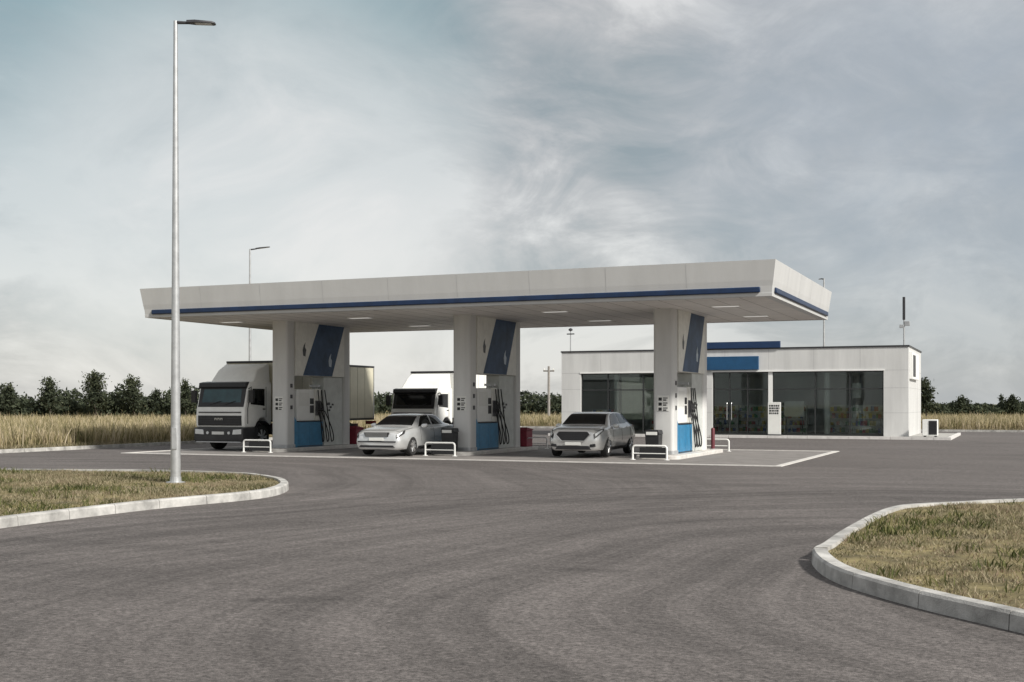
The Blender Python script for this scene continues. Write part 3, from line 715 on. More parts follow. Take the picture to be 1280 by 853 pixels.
def front_a(t, cs, paint):     # large six sided grille, slim lamps, hatch tail
    ws = cs.patch([(1.12,6.5),(1.12,8),(1.78,8),(1.82,6.6)],1,.008,10,8,True); ws.build('windscreen', CGLASS, t, smooth=True)
    cs.patch([(3.85,6.2),(3.80,8),(4.35,8),(4.42,6.2)],1,.008,8,8,True).build('rear_window', CGLASS, t, smooth=True)
    seg_win(t, cs, 'side_window', [(1.42,5.25),(2.55,5.25),(2.55,6.02),(1.98,6.02)])
    seg_win(t, cs, 'side_window', [(2.66,5.25),(3.45,5.25),(3.40,6.02),(2.66,6.02)])
    seg_win(t, cs, 'quarter_window', [(3.53,5.3),(4.05,5.35),(3.72,6.0),(3.48,6.0)])
    m = MB(); gp = [(-.47,.66),(-.55,.74),(-.47,.83),(.47,.83),(.55,.74),(.47,.66),(.36,.55),(-.36,.55)]
    m.prism(gp,-.035,.06,'y'); gr = m.build('grille', BLACK, t, .008)
    m = MB(); ring_ = [(p[0]*1.05,(p[1]-.69)*1.14+.69) for p in gp]
    for i in range(8): a_,b_ = ring_[i],ring_[(i+1)%8]; m.tube([(a_[0],-.03,a_[1]),(b_[0],-.03,b_[1])],.013,6)
    m.build('grille_frame', ALU, gr, smooth=True)
    m = MB()
    for z in (.60,.66,.72,.78): m.box(-.42,.42,-.04,-.034,z-.006,z+.006)
    m.build('grille_bar', DARKM, gr)
    m = MB(); m.prism([(-.60,.26),(.60,.26),(.52,.38),(-.52,.38)],-.03,.1,'y'); m.build('lower_intake', BLACK, t, .008)
    m = MB(); m.box(-.26,.26,-.048,-.03,.40,.50); m.build('number_plate', PLATE, t, .003)
    for s in (1,-1):
        hl = cs.patch([(.02,3.6),(.50,4.2),(.60,5.1),(.04,5.15)],s,.010,8,5).build('headlight', BLACK, t, smooth=True); cs.patch([(.05,3.95),(.40,4.35),(.46,4.85),(.07,4.9)],s,.018,8,5).build('lens', LENS, hl, smooth=True)
        m = MB(); m.prism([(s*.54,.33),(s*.74,.36),(s*.73,.45),(s*.56,.43)],-.012,.20,'y'); m.build('fog_light', BLACK, t, .01)
        m = MB(); m.lathe([(.03,.0),(.085,.03),(.10,.10),(.07,.16)],(0,0,0),axis='y',n=12)
        o = m.build('mirror', paint, t, smooth=True, loc=(s*.98,1.52,.99)); o.scale = (1.25,.9,.75)
        cs.patch([(4.40,4.2),(4.74,4.3),(4.74,4.95),(4.45,4.98)],s,.008,6,4).build('tail_light', REDL, t, smooth=True)
        m = MB()
        for y in (2.42,3.38): p = cs.pt(y,4.25); m.box(s*(p.x)-.02+s*.012,s*(p.x)+.02+s*.012,y-.1,y+.1,p.z-.015,p.z+.015)
        m.build('door_handle', ALU, t, .006)
        for y in (1.50,2.60,3.55):
            m = MB(); m.tube([cs.pt(y+(.25 if y==3.55 else 0)*max(0,(2.6-q*.28)/1.6),4.9-q*.28)*1 for q in range(9)],.005,4)
            if s<0: m.v = [(-a_,b_,c_) for a_,b_,c_ in m.v]
            m.build('door_gap', BLACK, t)
# y, z low, sill half w, max half w, belt half w, belt z, roof half w, roof z
CAR_A = [(0,.26,.60,.66,.62,.68,.52,.77),(.06,.23,.72,.78,.72,.76,.62,.87),(.25,.21,.81,.87,.82,.85,.69,.95),(.6,.20,.86,.92,.88,.91,.73,1.0),(1.05,.19,.88,.94,.90,.94,.75,1.04),
         (1.85,.19,.89,.945,.90,.96,.65,1.40),(2.5,.19,.89,.945,.90,.97,.65,1.455),(3.2,.19,.89,.945,.90,.98,.64,1.44),(3.85,.20,.88,.94,.89,1.0,.60,1.37),(4.35,.22,.84,.91,.84,1.0,.60,1.12),(4.62,.27,.80,.88,.80,.98,.62,1.05),(4.8,.34,.70,.80,.72,.90,.58,.97)]
def front_b(t, cs, paint):     # slim chrome grille, rounded lamps, boot
    cs.patch([(1.18,6.5),(1.18,8),(1.82,8),(1.86,6.6)],1,.008,10,8,True).build('windscreen', CGLASS, t, smooth=True)
    cs.patch([(3.55,6.2),(3.50,8),(3.98,8),(4.02,6.2)],1,.008,8,8,True).build('rear_window', CGLASS, t, smooth=True)
    seg_win(t, cs, 'side_window', [(1.46,5.25),(2.50,5.25),(2.50,6.02),(2.0,6.02)])
    seg_win(t, cs, 'side_window', [(2.61,5.25),(3.45,5.25),(3.30,6.02),(2.61,6.02)])
    m = MB(); m.prism([(-.42,.64),(-.46,.78),(.46,.78),(.42,.64)],-.03,.06,'y'); gr = m.build('grille', BLACK, t, .01)
    m = MB(); m.box(-.48,.48,-.04,-.02,.775,.80)
    for i in range(5): z = .655+.026*i; m.box(-.41,.41,-.036,-.03,z-.005,z+.005)
    m.build('grille_bar', ALU, gr)
    m = MB(); m.prism([(-.66,.29),(.66,.29),(.60,.36),(-.60,.36)],-.02,.12,'y'); m.build('lower_intake', BLACK, t, .008)
    m = MB(); m.prism([(-.70,.46),(.70,.46),(.70,.50),(-.70,.50)],-.022,.12,'y'); m.build('bumper_strip', DARKM, t, .008)
    m = MB(); m.box(-.26,.26,-.045,-.022,.51,.61); m.build('number_plate', PLATE, t, .003)
    for s in (1,-1):
        hl = cs.patch([(.03,3.75),(.36,3.9),(.50,5.0),(.05,4.95)],s,.010,8,5); hl = hl.build('headlight', BLACK, t, smooth=True); cs.patch([(.06,4.2),(.24,4.3),(.32,4.85),(.08,4.85)],s,.018,8,5).build('lens', LENS, hl, smooth=True)
        m = MB(); m.lathe([(.03,.0),(.085,.03),(.10,.10),(.07,.16)],(0,0,0),axis='y',n=12)
        o = m.build('mirror', paint, t, smooth=True, loc=(s*.96,1.56,.99)); o.scale = (1.25,.9,.75)
        cs.patch([(4.30,3.9),(4.56,4.0),(4.56,4.95),(4.32,4.98)],s,.008,6,4).build('tail_light', REDL, t, smooth=True)
        m = MB()
        for y in (2.36,3.30): p = cs.pt(y,4.25); m.box(s*(p.x)-.02+s*.012,s*(p.x)+.02+s*.012,y-.1,y+.1,p.z-.015,p.z+.015)
        m.build('door_handle', ALU, t, .006)
        for y in (1.52,2.55,3.5):
            m = MB(); m.tube([cs.pt(y+(.22 if y==3.5 else 0)*max(0,(2.6-q*.28)/1.6),4.9-q*.28) for q in range(9)],.005,4)
            if s<0: m.v = [(-a_,b_,c_) for a_,b_,c_ in m.v]
            m.build('door_gap', BLACK, t)
CAR_B = [(0,.26,.62,.67,.62,.62,.50,.70),(.06,.22,.74,.78,.72,.70,.60,.80),(.25,.20,.80,.85,.80,.79,.68,.87),(.6,.19,.83,.88,.84,.86,.70,.93),(1.1,.19,.85,.89,.85,.91,.72,.99),
         (1.9,.19,.86,.90,.85,.93,.60,1.32),(2.5,.19,.86,.90,.85,.94,.60,1.385),(3.1,.19,.86,.90,.85,.95,.59,1.37),(3.5,.19,.86,.90,.85,.96,.57,1.30),(4.02,.22,.84,.89,.83,.98,.60,1.06),(4.45,.27,.80,.86,.79,.97,.60,1.03),(4.6,.34,.70,.78,.72,.90,.56,.97)]
car('parked_car','silver hatchback with big dark six sided grille in front of the shop', S(-6.72,2.05,.026), -TH+R(3), CAR_A, GREYS, 4.8, 2.82, .92, .335, front_a)
car('parked_car','pale silver saloon with slim chrome grille between the left and middle pumps', S(-13.02,.5,.026), -TH+R(1.5), CAR_B, SILV, 4.6, 2.62, .90, .32, front_b)

# ------------------------------------------------------------------ trucks
def truck(label, loc, rz, boxm, boxlen, H, cabH, visor, chassm, side=1.1, tint=TGLASS):
    t = thing('box_truck', label, 'truck', loc, rz, 'white cab box trucks at the pumps')
    k = cabH/2.58; W = side
    P_ = lambda l: [(y,z*k) for y,z in l]
    # cab shell: side profile extruded across
    prof = P_([(.02,.86),(0,1.2),(.03,1.55),(.10,1.75),(.27,2.40),(.40,2.54),(.60,2.58),(1.72,2.58),(1.78,2.5),(1.78,.95),(1.62,.92),(1.50,1.10),(1.28,1.22),(1.02,1.18),(.80,1.0),(.72,.86)])
    m = MB(); m.prism(prof,-W,W,'x'); cab = m.build('cab', TRUCKW, t, .06, segs=3)
    m = MB(); m.prism(P_([(.040,1.62),(.088,1.77),(.232,2.34),(.36,2.34),(.36,1.62)]),-W+.07,W-.07,'x'); sh = m.build('windscreen_surround', BLACK, cab, .01)
    m = MB(); yz = P_([(.110,1.79),(.232,2.28)])
    m.add([(-W+.22,yz[0][0]-.018,yz[0][1]),(W-.22,yz[0][0]-.018,yz[0][1]),(W-.25,yz[1][0]-.018,yz[1][1]),(-W+.25,yz[1][0]-.018,yz[1][1])],[(0,1,2,3)])
    m.build('windscreen', tint, cab)
    m = MB()
    for x in (-.5,.15): m.tube([(x,.055,1.70*k),(x+.5,.085,1.84*k)],.012,5)
    m.build('wiper', BLACK, cab)
    m = MB(); m.prism(P_([(.245,2.30),(.13,2.36),(.16,2.52),(.40,2.56)]),-W+.04,W-.04,'x'); m.build('sun_visor', visor, cab, .015)
    m = MB(); m.box(-W+.12,W-.12,-.022,.05,.93*k,1.30*k); gr = m.build('grille', BLACK, cab, .02)
    m = MB()
    for z in (1.02,1.10,1.20): m.box(-W+.2,W-.2,-.03,-.02,z*k-.012,z*k+.012)
    m.build('grille_bar', DARKM, gr)
    m = MB()
    for q in range(3): x = -.16+.13*q; m.box(x-.045,x-.025,-.036,-.022,1.13*k,1.21*k); m.box(x+.025,x+.045,-.036,-.022,1.13*k,1.21*k); m.box(x-.024,x+.024,-.036,-.022,1.185*k,1.21*k)
    m.build('badge', ALU, gr)
    m = MB(); m.box(-W+.15,W-.15,-.012,.02,1.40*k,1.44*k); m.build('panel_line', DARKM, cab)
    m = MB(); m.prism(P_([(-.07,.34),(-.10,.50),(-.08,.86),(.30,.86),(.72,.86),(.66,.42),(.30,.34)]),-W-.01,W+.01,'x'); bp = m.build('bumper', mat('bumper_dark',(.045,.045,.047),.55,var=.2), t, .04)
    m = MB(); m.box(-.27,.27,-.118,-.095,.60*k,.71*k); m.build('number_plate', PLATE, bp, .003)
    m = MB(); m.box(-W+.1,W-.1,-.09,-.06,.30*k,.345*k); m.build('bumper_lip', STEEL, bp, .006)
    for s in (-1,1):
        m = MB(); m.prism([(s*(W-.46),.60*k),(s*(W-.06),.62*k),(s*(W-.06),.80*k),(s*(W-.42),.78*k)],-.112,-.07,'y'); m.build('headlight', LENS, bp, .01)
        m = MB(); m.lathe([(.05,-.115),(.06,-.09)],(s*(W-.62),0,.66*k),axis='y',n=12); m.build('fog_light', LENS, bp)
        x = s*(W+.003)
        q = P_([(.40,1.72),(1.30,1.66),(1.30,2.30),(.53,2.30)])
        m = MB(); m.prism(q,x-.004,x+.004,'x'); sw = m.build('side_window', CGLASS, cab)
        q2 = P_([(.20,1.0),(.24,1.0),(.24,1.55),(.46,2.38),(.43,2.38),(.20,1.56)])
        m = MB(); m.prism(q2,x-.003,x+.002,'x'); m.build('door_gap', DARKM, cab); m = MB(); m.prism(P_([(1.38,1.22),(1.41,1.22),(1.41,2.38),(1.38,2.38)]),x-.003,x+.002,'x'); m.build('door_gap', DARKM, cab)
        m = MB(); m.box(x-.02,x+.02,1.18,1.33,1.52*k,1.56*k); m.build('door_handle', BLACK, cab, .005)
        m = MB(); m.tube([(s*(W-.02),.30,2.30*k),(s*(W+.18),.18,2.34*k),(s*(W+.2),.18,2.2*k)],.02,6); m.box(s*(W+.2)-.10,s*(W+.2)+.10,.12,.24,1.78*k,2.24*k); m.build('mirror', BLACK, cab, .02)
        m = MB(); m.prism(P_([(.66,.45),(.9,.45),(.9,.84),(.72,.84)]),s*(W-.25),s*(W-.02),'x'); m.build('step', DARKM, t, .01)
        a_ = [(1.2+.62*math.cos(R(d)),.48*k+.62*math.sin(R(d))) for d in range(8,173,12)]; a2 = [(1.2+.57*math.cos(R(d)),.48*k+.57*math.sin(R(d))) for d in range(172,7,-12)]
        m = MB(); m.prism(a_+a2,s*(W-.28),s*(W+.01),'x'); m.build('mudguard', BLACK, t)
    if H-cabH > .5:
        m = MB(); vs = [(-W+.12,.75,cabH-.03),(W-.12,.75,cabH-.03),(W-.05,1.74,cabH-.03),(-W+.05,1.74,cabH-.03),(-W+.22,1.12,lerp(cabH,H,.55)),(W-.22,1.12,lerp(cabH,H,.55)),(W-.1,1.74,H-.12),(-W+.1,1.74,H-.12)]
        m.add(vs,[(0,3,2,1),(0,1,5,4),(4,5,6,7),(1,2,6,5),(2,3,7,6),(3,0,4,7)]); m.build('roof_deflector', TRUCKW, cab, .04)
    m = MB(); m.box(-.45,-.30,.5,2+boxlen-.2,.62,.88); m.box(.30,.45,.5,2+boxlen-.2,.62,.88)
    for y in (2.2,4,6,8): 
        if y < boxlen+1.5: m.box(-.30,.30,y-.05,y+.05,.66,.84)
    m.build('chassis', chassm, t)
    bx0,bx1 = 2.0,2.0+boxlen
    m = MB(); m.box(-W-.04,W+.04,bx0,bx1,1.12,H-.08); cb = m.build('cargo_box', boxm, t, .02)
    m = MB(); m.box(-W-.06,W+.06,bx0-.02,bx1+.02,H-.079,H); m.build('top_rail', DARKM, cb, .01)
    m = MB(); m.box(-W-.055,W+.055,bx0-.01,bx1+.01,1.04,1.119); m.build('bottom_rail', DARKM, cb)
    m = MB()
    y = bx0+.02
    for y in (bx0+.03,bx1-.03):
        for s in (-1,1): m.box(s*(W+.042)-.012,s*(W+.042)+.012,y-.04,y+.04,1.125,H-.085)
    m.build('corner_post', ALU, cb)
    m = MB()
    n_ = 0; y = bx0+.6
    while y < bx1-.3:
        for s in (-1,1): m.box(s*(W+.043)-.004,s*(W+.043)+.004,y-.008,y+.008,1.13,H-.09)
        y += .62
    m.build('panel_seam', mat('seam_beige',(.42,.40,.33),.6), cb)
    for s in (-1,1):
        m = MB()
        for z in (.50,.82): m.box(s*W-.02,s*W+.02,bx0+.3,bx1-3.2,z,z+.13)
        for yy in (bx0+.6,bx0+2.0,bx1-3.5):
            if yy<bx1-3.2: m.box(s*(W-.05)-.02,s*(W-.05)+.02,yy-.03,yy+.03,.5,1.04)
        m.build('side_guard', chassm, t)
        wheel(t, s*(W-.17), 1.2, .46*k+.02, .27, STEEL)
        wheel(t, s*(W-.20), bx1-2.0, .46*k+.02, .40, STEEL)
        m = MB(); m.box(s*(W-.1)-.25,s*(W-.1)+.25,bx1-.06,bx1+.0,.85,1.0); m.build('tail_light', REDL, t)
    m = MB(); m.tube([(.55,3.0,.72),(.55,4.1,.72)],.30,14); m.build('fuel_tank', STEEL, t, smooth=True)
    return t
truck('white cab truck with long beige cargo box at the left side of the leftmost pump', S(-21.1,2.95), -TH, BOXB, 7.6, 3.42, 2.60, BLACK, MAROON)
truck('white box truck standing behind the pale silver saloon', S(-17.85,12.2), -TH, BOXW, 6.0, 3.22, 2.45, BLACK, DARKM, 1.08, CGLASS)

# ------------------------------------------------------------------ shop
vb = 28.6; HB = 4.68
ul, ur = u_at(702,vb), 1.32
def zb(py, u, v=vb): d = S(u,v).y; return CH+(HZ-py)/F*d
wl0 = u_at(726,vb); wr1 = u_at(1104.5,vb); wmid = u_at(880,vb)
shop = thing('station_shop', 'low white flat roofed station shop with dark glazed front', 'shop', S(0,vb), -TH)
DEP = 8.0; zt = 3.42; z0 = .13; ww0, ww1 = wl0, wl0+6.3
em, er = ww1+1.1, wr1                      # the wide glazed opening
m = MB()
m.box(ul,ww0,0,.3,0,HB-.08); m.box(ww1,em,0,.3,0,HB-.08); m.box(er,ur,0,.3,0,HB-.08)
m.box(ww0,ww1,0,.3,zt,HB-.08); m.box(em,er,0,.3,zt,HB-.08)
m.box(ul,ul+.3,.3,DEP,0,HB-.08); m.box(ur-.3,ur,.3,DEP,0,HB-.08); m.box(ul+.3,ur-.3,DEP-.3,DEP,0,HB-.08)
wall = m.build('wall', CLAD, shop)
m = MB(); jw = .006
for z in (1.30,2.55,zt+.02): 
    for (a_,b_) in ((ul+.02,ww0-.02),(ww1+.02,em-.02),(er+.02,ur-.02)): m.box(a_,b_,-.0025,.01,z-jw,z+jw)
    m.box(ur-.01,ur+.0025,.05,DEP-.05,z-jw,z+jw)
for x in [ul+2.3*i for i in range(1,8)]: 
    if x<ur-.3: m.box(x-jw,x+jw,-.0025,.01,zt+.1,HB-.1)
for y in (2.6,5.2): m.box(ur-.01,ur+.0025,y-jw,y+jw,.1,HB-.1)
m.build('cladding_joints', mat('joint_mid_grey',(.36,.36,.36),.7), wall)  # thin darker grey strips along the cladding panel joints
m = MB(); m.box(ul-.04,ur+.04,-.04,.34,HB-.08,HB); m.box(ul-.04,ul+.34,.34,DEP+.04,HB-.08,HB); m.box(ur-.34,ur+.04,.34,DEP+.04,HB-.08,HB); m.box(ul+.34,ur-.34,DEP-.34,DEP+.04,HB-.08,HB)
m.build('roof_edge', DARKM, shop)
m = MB(); m.box(ul+.3,ur-.3,.3,DEP-.3,HB-.55,HB-.35); rf = m.build('roof', GREYP, shop)
m = MB(); m.box(ul+.3,ur-.3,.3,DEP-.3,.10,z0); m.build('shop_floor', INTG, shop)
m = MB(); m.box(ul+.3,ur-.3,.32,DEP-.32,3.35,3.38); m.build('shop_ceiling', INTW, shop)
# window white reveals
FRM = mat('frame_dark',(.03,.032,.033),.45,var=.15)
m = MB()
for (a_,b_) in ((ww0,ww1),(em,er)): m.box(a_-.05,b_+.05,-.03,.05,zt,zt+.07)
m.build('head_trim', WHITE, shop)
TR = zb(486.5, -3)
def glazed(a_, b_, cuts, door=None):
    fr = MB(); s = .055
    xs = [a_]+cuts+[b_]
    for x in xs: x_ = min(max(x,a_+s/2),b_-s/2); fr.box(x_-s/2,x_+s/2,.10,.20,z0,zt)
    for i in range(len(xs)-1):
        l_,r_ = xs[i]+s/2+(s/2 if i==0 else 0), xs[i+1]-s/2-(s/2 if i==len(xs)-2 else 0)
        for z in (z0+.03,TR,zt-.03): fr.box(l_,r_,.105,.195,z-.028,z+.028)
    f = fr.build('window_frame', FRM, shop)
    for i in range(len(xs)-1):
        g_ = MB()
        g_.box(xs[i]+s/2,xs[i+1]-s/2,.145,.155,z0+.058,TR-.028); g_.box(xs[i]+s/2,xs[i+1]-s/2,.145,.155,TR+.028,zt-.058); g_.build('pane', SHOPG, f)
    return f
c1 = [u_at(q,vb) for q in (763,783)]
glazed(ww0, ww1, [ww0+1.55, ww0+3.55, ww0+4.75])
post = u_at(962.5,vb); d0 = u_at(889,vb); d1 = u_at(934,vb)
glazed(em, er, [d0, (d0+d1)/2, d1, post-.1, post+.12, u_at(1018.5,vb), u_at(1062,vb)])
m = MB(); m.box(post-.10,post+.12,.05,.099,z0,zt-.01); m.build('door_post', WHITE, shop)
for s in (-1,1):
    m = MB(); x = (d0+d1)/2+s*.12; m.tube([(x,.06,.9),(x,.04,.95),(x,.04,1.75),(x,.06,1.8)],.02,6); m.build('door_handle', ALU, shop)
# interior columns and blinds seen through the glass
m = MB()
for x in (u_at(1034,vb+.6),ww0+1.9):
    m = MB(); m.lathe([(.16,z0),(.16,3.35)],(x,.6,0),n=14); m.build('inner_column', INTW, shop, smooth=True)
m = MB(); x0 = ww0+2.3
for i in range(26): m.box(x0+.075*i,x0+.075*i+.06,.26,.27,.9,3.2)
m.build('window_blind', mat('blind_cream',(.78,.76,.64),.7,var=.05), shop)
# blue signs: one on the roof edge, one on the header
m = MB(); sa = ww1+1.2
m.box(u_at(845,vb),u_at(975,vb-.12),-.12,.06,HB-.02,zb(426.5,-5)); m.build('roof_sign', mat('sign_navy',(.008,.032,.095),.5,var=.1), shop, .012)
m = MB(); m.box(u_at(850,vb),u_at(948,vb-.14),-.14,-.002,zb(462,-5),zb(445,-5)); m.build('front_sign', SIGNB, shop, .012)
# framed panel on the right side wall
m = MB(); m.box(ur+.002,ur+.16,.5,4.6,3.0,4.35); sg = m.build('side_sign', WHITE, shop, .01)
m = MB(); m.box(ur+.158,ur+.168,.75,2.3,3.12,4.22); m.build('sign_face', DARKM, sg)
# roof mast with panel antenna, roof pole
t = thing('antenna_mast', 'roof mast with dark panel antenna at the right corner of the shop', 'antenna', S(ur-.25,vb+.45,HB-.0), -TH)
hm = (432-371)/F*S(ur,vb).y
m = MB(); m.tube([(0,0,-.4),(0,0,hm-.35)],[.045,.035],8); m.build('pole', STEEL, t, smooth=True)
m = MB(); m.box(-.065,.065,-.12,-.05,hm-1.15,hm); m.build('panel_antenna', DARKM, t, .015)
m = MB(); m.box(.02,.28,-.06,.06,hm-1.45,hm-1.22); m.box(-.22,-.02,-.05,.05,hm-1.55,hm-1.38); m.build('radio_unit', STEEL, t, .01)
t = thing('roof_pole', 'thin pole with small crosspiece on the left end of the shop roof', 'antenna', S(ul+.35,vb+.5,HB-.35), -TH)
m = MB(); m.tube([(0,0,0),(0,0,1.5)],[.04,.03],8); m.build('pole', STEEL, t, smooth=True)
m = MB(); m.box(-.22,.22,-.03,.03,1.30,1.36); m.lathe([(.03,1.49),(.12,1.53),(.12,1.60),(.03,1.66)],n=10); m.build('beacon', DARKM, t)
# pavement in front with pale kerb
m = MB(); m.box(ul-.3,ur+1.9,-1.15,-.003,-.02,.12)
m.box(ur+.003,ur+1.9,0,DEP,-.02,.12)
kind(m.build('shop_pavement', mat('pavement_slab',(.36,.35,.33),.85,var=.12,vscale=2), loc=S(0,vb), rz=-TH), 'structure')
m = MB(); x = ul-.3
while x < ur+1.95: m.box(x,min(x+.985,ur+2.05),-1.32,-1.153,-.03,.135); x += 1
y = -1.153
while y < DEP: m.box(ur+1.903,ur+2.05,y+.01,y+.985,-.03,.135); y += 1
kind(m.build('pavement_kerb', mat('pale_kerb',(.64,.62,.60),.85,var=.1,vscale=4), loc=S(0,vb), rz=-TH), 'structure')
# notice board by the post
t = thing('notice_board', 'upright white notice board with dark lettering rows beside the shop entrance', 'notice board', S(u_at(968,vb-.35),vb-.35,.12), -TH)
w_ = .33; hh = zb(503,-5)-.12
m = MB(); m.box(-w_,w_,-.04,.04,.05,hh); bd = m.build('board', PLATE, t, .012)
m = MB()
for q in range(4):
    zz = hh-.14-.13*q; x = -.26
    while x < .24: l_ = random.uniform(.05,.12); m.box(x,min(x+l_,.26),-.046,-.039,zz-.085,zz); x += l_+.03
m.build('lettering', BLACK, bd)
m = MB(); m.box(-w_-.04,w_+.04,-.2,.2,0,.05); m.build('foot', DARKM, t, .01)
# cabinet right of the shop
t = thing('service_cabinet', 'white cabinet with dark louvre at the right corner of the shop', 'cabinet', S(ur+1.05,vb-.35,.12), -TH)
m = MB(); m.box(-.36,.36,-.22,.22,.06,.86); cbn = m.build('cabinet_body', WHITE, t, .02)
m = MB(); m.box(-.06,.32,-.232,-.215,.12,.80); lv = m.build('louvre', DARKM, cbn, .004)
m = MB()
for q in range(9): m.box(-.05,.31,-.245,-.23,.15+.07*q,.18+.07*q)
m.build('slat', BLACK, lv)
m = MB(); m.box(-.3,-.2,-.2,.2,0,.06); m.box(.2,.3,-.2,.2,0,.06); m.build('foot', DARKM, t)
# shelves and counter inside
gi = 'goods shelves inside the shop'
def shelf(label, u, dv, w, h=1.55):
    t = thing('goods_shelf', label, 'shelf', S(u,vb+dv,z0), -TH, gi)
    m = MB(); m.box(-w/2,w/2,-.02,.02,0,h); m.box(-w/2,-w/2+.03,-.25,-.021,0,h); m.box(w/2-.03,w/2,-.25,-.021,0,h); m.build('frame', INTW, t)
    for q in range(4):
        z = .1+q*h/4.2
        m = MB(); m.box(-w/2+.031,w/2-.031,-.25,-.021,z,z+.025); b_ = m.build('board', INTW, t)
        m = MB(); x = -w/2+.06
        while x < w/2-.2:
            l_ = random.uniform(.08,.2); hh_ = random.uniform(.14,.27); m.box(x,x+l_,-.23,-.06,z+.026,z+.026+hh_,random.randrange(5)); x += l_+.015
        m.build('packaged_goods', GOODS, b_)
for i,(px,dv) in enumerate(((905,2.2),(942,3.0),(990,1.7),(1052,2.6),(1085,1.5))):
    shelf(['shelf of goods just inside the shop entrance','shelf of goods behind the notice board post','shelf of goods behind the first wide pane right of the entrance','shelf of goods behind the second wide pane right of the entrance','shelf of goods behind the rightmost shop pane'][i], u_at(px,vb+dv), dv, 1.6)
shelf('shelf of goods behind the window left of the rightmost column', ww0+1.0, 1.4, 1.5, 1.3)
shelf('shelf of goods deeper behind the window left of the rightmost column', ww0+4.4, 1.8, 1.7, 1.6)
t = thing('display_stand', 'white poster stand behind the first wide pane right of the entrance', 'display stand', S(u_at(993,vb+.8),vb+.8,z0), -TH)
m = MB(); m.box(-.5,.5,-.03,.03,.95,1.75); m.build('poster', INTW, t)
m = MB(); m.box(-.45,-.40,-.03,.03,0,.949); m.box(.40,.45,-.03,.03,0,.949); m.build('leg', DARKM, t)
t = tag(MB().box(-.22,.22,-.02,.02,0,.75).build('hanging_sign', INTW, loc=S(u_at(1071,vb+.5),vb+.5,2.05), rz=-TH), 'small white sign hanging behind the rightmost shop panes', 'sign')
m = MB(); m.tube([(-.18,0,.75),(-.18,0,1.17)],.008,5); m.tube([(.18,0,.75),(.18,0,1.17)],.008,5); m.build('wire', DARKM, t)

# ------------------------------------------------------------------ sky, sun, camera
w = bpy.data.worlds.new('World'); sc.world = w; w.use_nodes = True
nt = w.node_tree; L = nt.links.new; bg = nt.nodes['Background']
sun_el, sun_az = R(36), R(134)
sky = nt.nodes.new('ShaderNodeTexSky'); sky.sky_type = 'NISHITA'; sky.sun_disc = False; sky.sun_elevation = sun_el; sky.sun_rotation = sun_az
tc = nt.nodes.new('ShaderNodeTexCoord')
def wn(scale, detail, st, rough=.6, dist=0., loc=(0,0,0)):
    mp = nt.nodes.new('ShaderNodeMapping'); mp.inputs['Scale'].default_value = st; mp.inputs['Location'].default_value = loc
    n = nt.nodes.new('ShaderNodeTexNoise'); n.inputs['Scale'].default_value = scale; n.inputs['Detail'].default_value = detail; n.inputs['Roughness'].default_value = rough; n.inputs['Distortion'].default_value = dist
    L(tc.outputs['Generated'], mp.inputs['Vector']); L(mp.outputs['Vector'], n.inputs['Vector']); return n.outputs['Fac']
big = wn(2.6, 8, (1,1,2.2), .55, .6, (.9,.2,.35))
fine = wn(7.5, 9, (1,1,2.0), .62, .9, (.3,.7,.1))
mx = nt.nodes.new('ShaderNodeMath'); mx.operation = 'MULTIPLY_ADD'; mx.inputs[1].default_value = .46; L(fine, mx.inputs[0])
m2 = nt.nodes.new('ShaderNodeMath'); m2.operation = 'MULTIPLY'; m2.inputs[1].default_value = .64; L(big, m2.inputs[0]); L(m2.outputs[0], mx.inputs[2])
rp = nt.nodes.new('ShaderNodeValToRGB'); cr = rp.color_ramp
cols = [(.40,(2.2,2.55,2.65)),(.49,(3.1,3.25,3.28)),(.55,(4.0,4.0,3.95)),(.63,(5.6,5.55,5.4))]
while len(cr.elements) < 4: cr.elements.new(.5)
for i,(p_,c_) in enumerate(cols): cr.elements[i].position = p_; cr.elements[i].color = (*c_,1)
L(mx.outputs[0], rp.inputs['Fac'])
mix = nt.nodes.new('ShaderNodeMix'); mix.data_type = 'RGBA'; mix.inputs['Factor'].default_value = .88
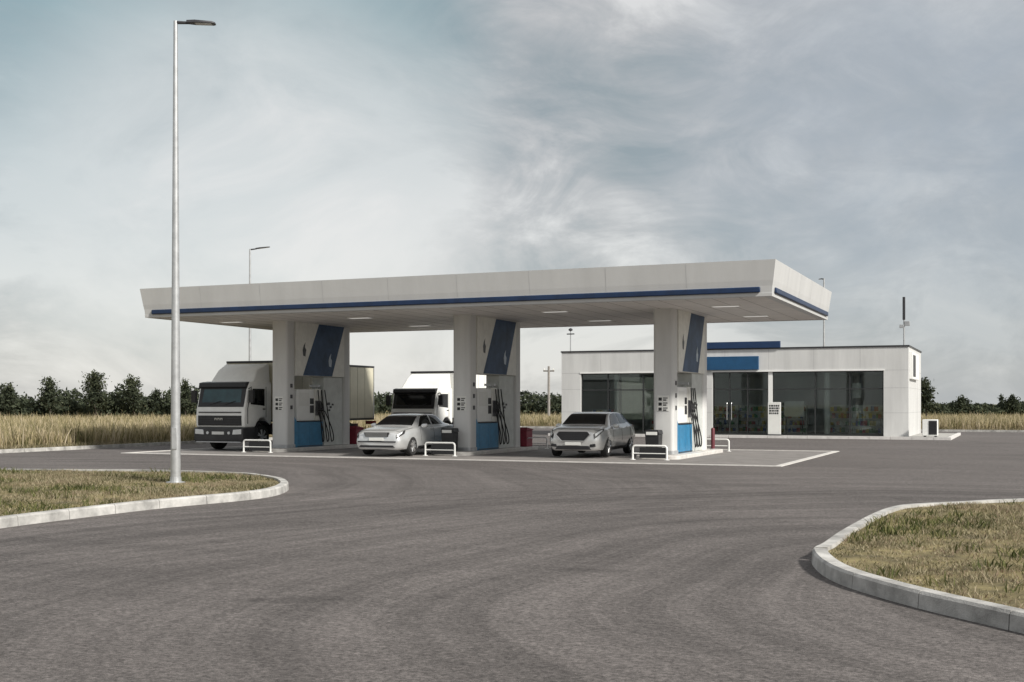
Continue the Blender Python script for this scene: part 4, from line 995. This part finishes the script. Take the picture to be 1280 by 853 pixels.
# a thin spot of the overcast high on the left lets the blue green of the sky through; a paler bank hangs low on the left
def blob(dirv, lo, hi):
    d_ = nt.nodes.new('ShaderNodeVectorMath'); d_.operation = 'DOT_PRODUCT'; d_.inputs[1].default_value = Vector(dirv).normalized(); L(tc.outputs['Generated'], d_.inputs[0])
    q = nt.nodes.new('ShaderNodeMapRange'); q.interpolation_type = 'SMOOTHSTEP'; q.inputs['From Min'].default_value = lo; q.inputs['From Max'].default_value = hi; L(d_.outputs['Value'], q.inputs['Value'])
    k_ = nt.nodes.new('ShaderNodeMath'); k_.operation = 'MULTIPLY'; k2 = nt.nodes.new('ShaderNodeMath'); k2.operation = 'MULTIPLY'; k2.inputs[1].default_value = 1.55; L(q.outputs[0], k2.inputs[0]); L(k2.outputs[0], k_.inputs[0]); L(wn(5, 7, (1,1,1.8), .6, .8, (.5,.1,.8)), k_.inputs[1])
    return k_.outputs[0]
def over(fac, col, base):
    q = nt.nodes.new('ShaderNodeMix'); q.data_type = 'RGBA'; L(fac, q.inputs['Factor']); L(base, q.inputs[6]); q.inputs[7].default_value = (*col,1); return q.outputs[2]
cc = over(blob((-.26,1,.29), .965, .998), (1.95,2.95,3.15), rp.outputs['Color'])
cc = over(blob((-.22,1,.14), .97, .999), (6.0,5.9,5.7), cc)
cc = over(blob((.40,1,.20), .955, .999), (2.8,3.1,3.4), cc)
L(sky.outputs[0], mix.inputs[6]); L(cc, mix.inputs[7]); L(mix.outputs[2], bg.inputs['Color'])
bg.inputs['Strength'].default_value = .08
sl = bpy.data.lights.new('sun','SUN'); sl.energy = 3.0; sl.angle = R(6); sl.color = (1,.96,.89)
so = bpy.data.objects.new('sun', sl); COL.objects.link(so)
d = Vector((math.sin(sun_az)*math.cos(sun_el), math.cos(sun_az)*math.cos(sun_el), math.sin(sun_el)))
so.rotation_euler = d.to_track_quat('Z','Y').to_euler(); so.location = (30,0,40)
cam = bpy.data.cameras.new('camera'); co = bpy.data.objects.new('camera', cam); COL.objects.link(co)
co.location = (0,0,CH); co.rotation_euler = (R(90),0,0)
cam.sensor_width = 36; cam.sensor_fit = 'HORIZONTAL'; cam.lens = F/1280*36; cam.shift_y = (HZ-426.5)/1280
cam.clip_start = .1; cam.clip_end = 6000
sc.camera = co
vs_ = sc.view_settings; vs_.view_transform = 'Standard'; vs_.look = 'None'; vs_.exposure = .78; vs_.gamma = 1; vs_.use_curve_mapping = False
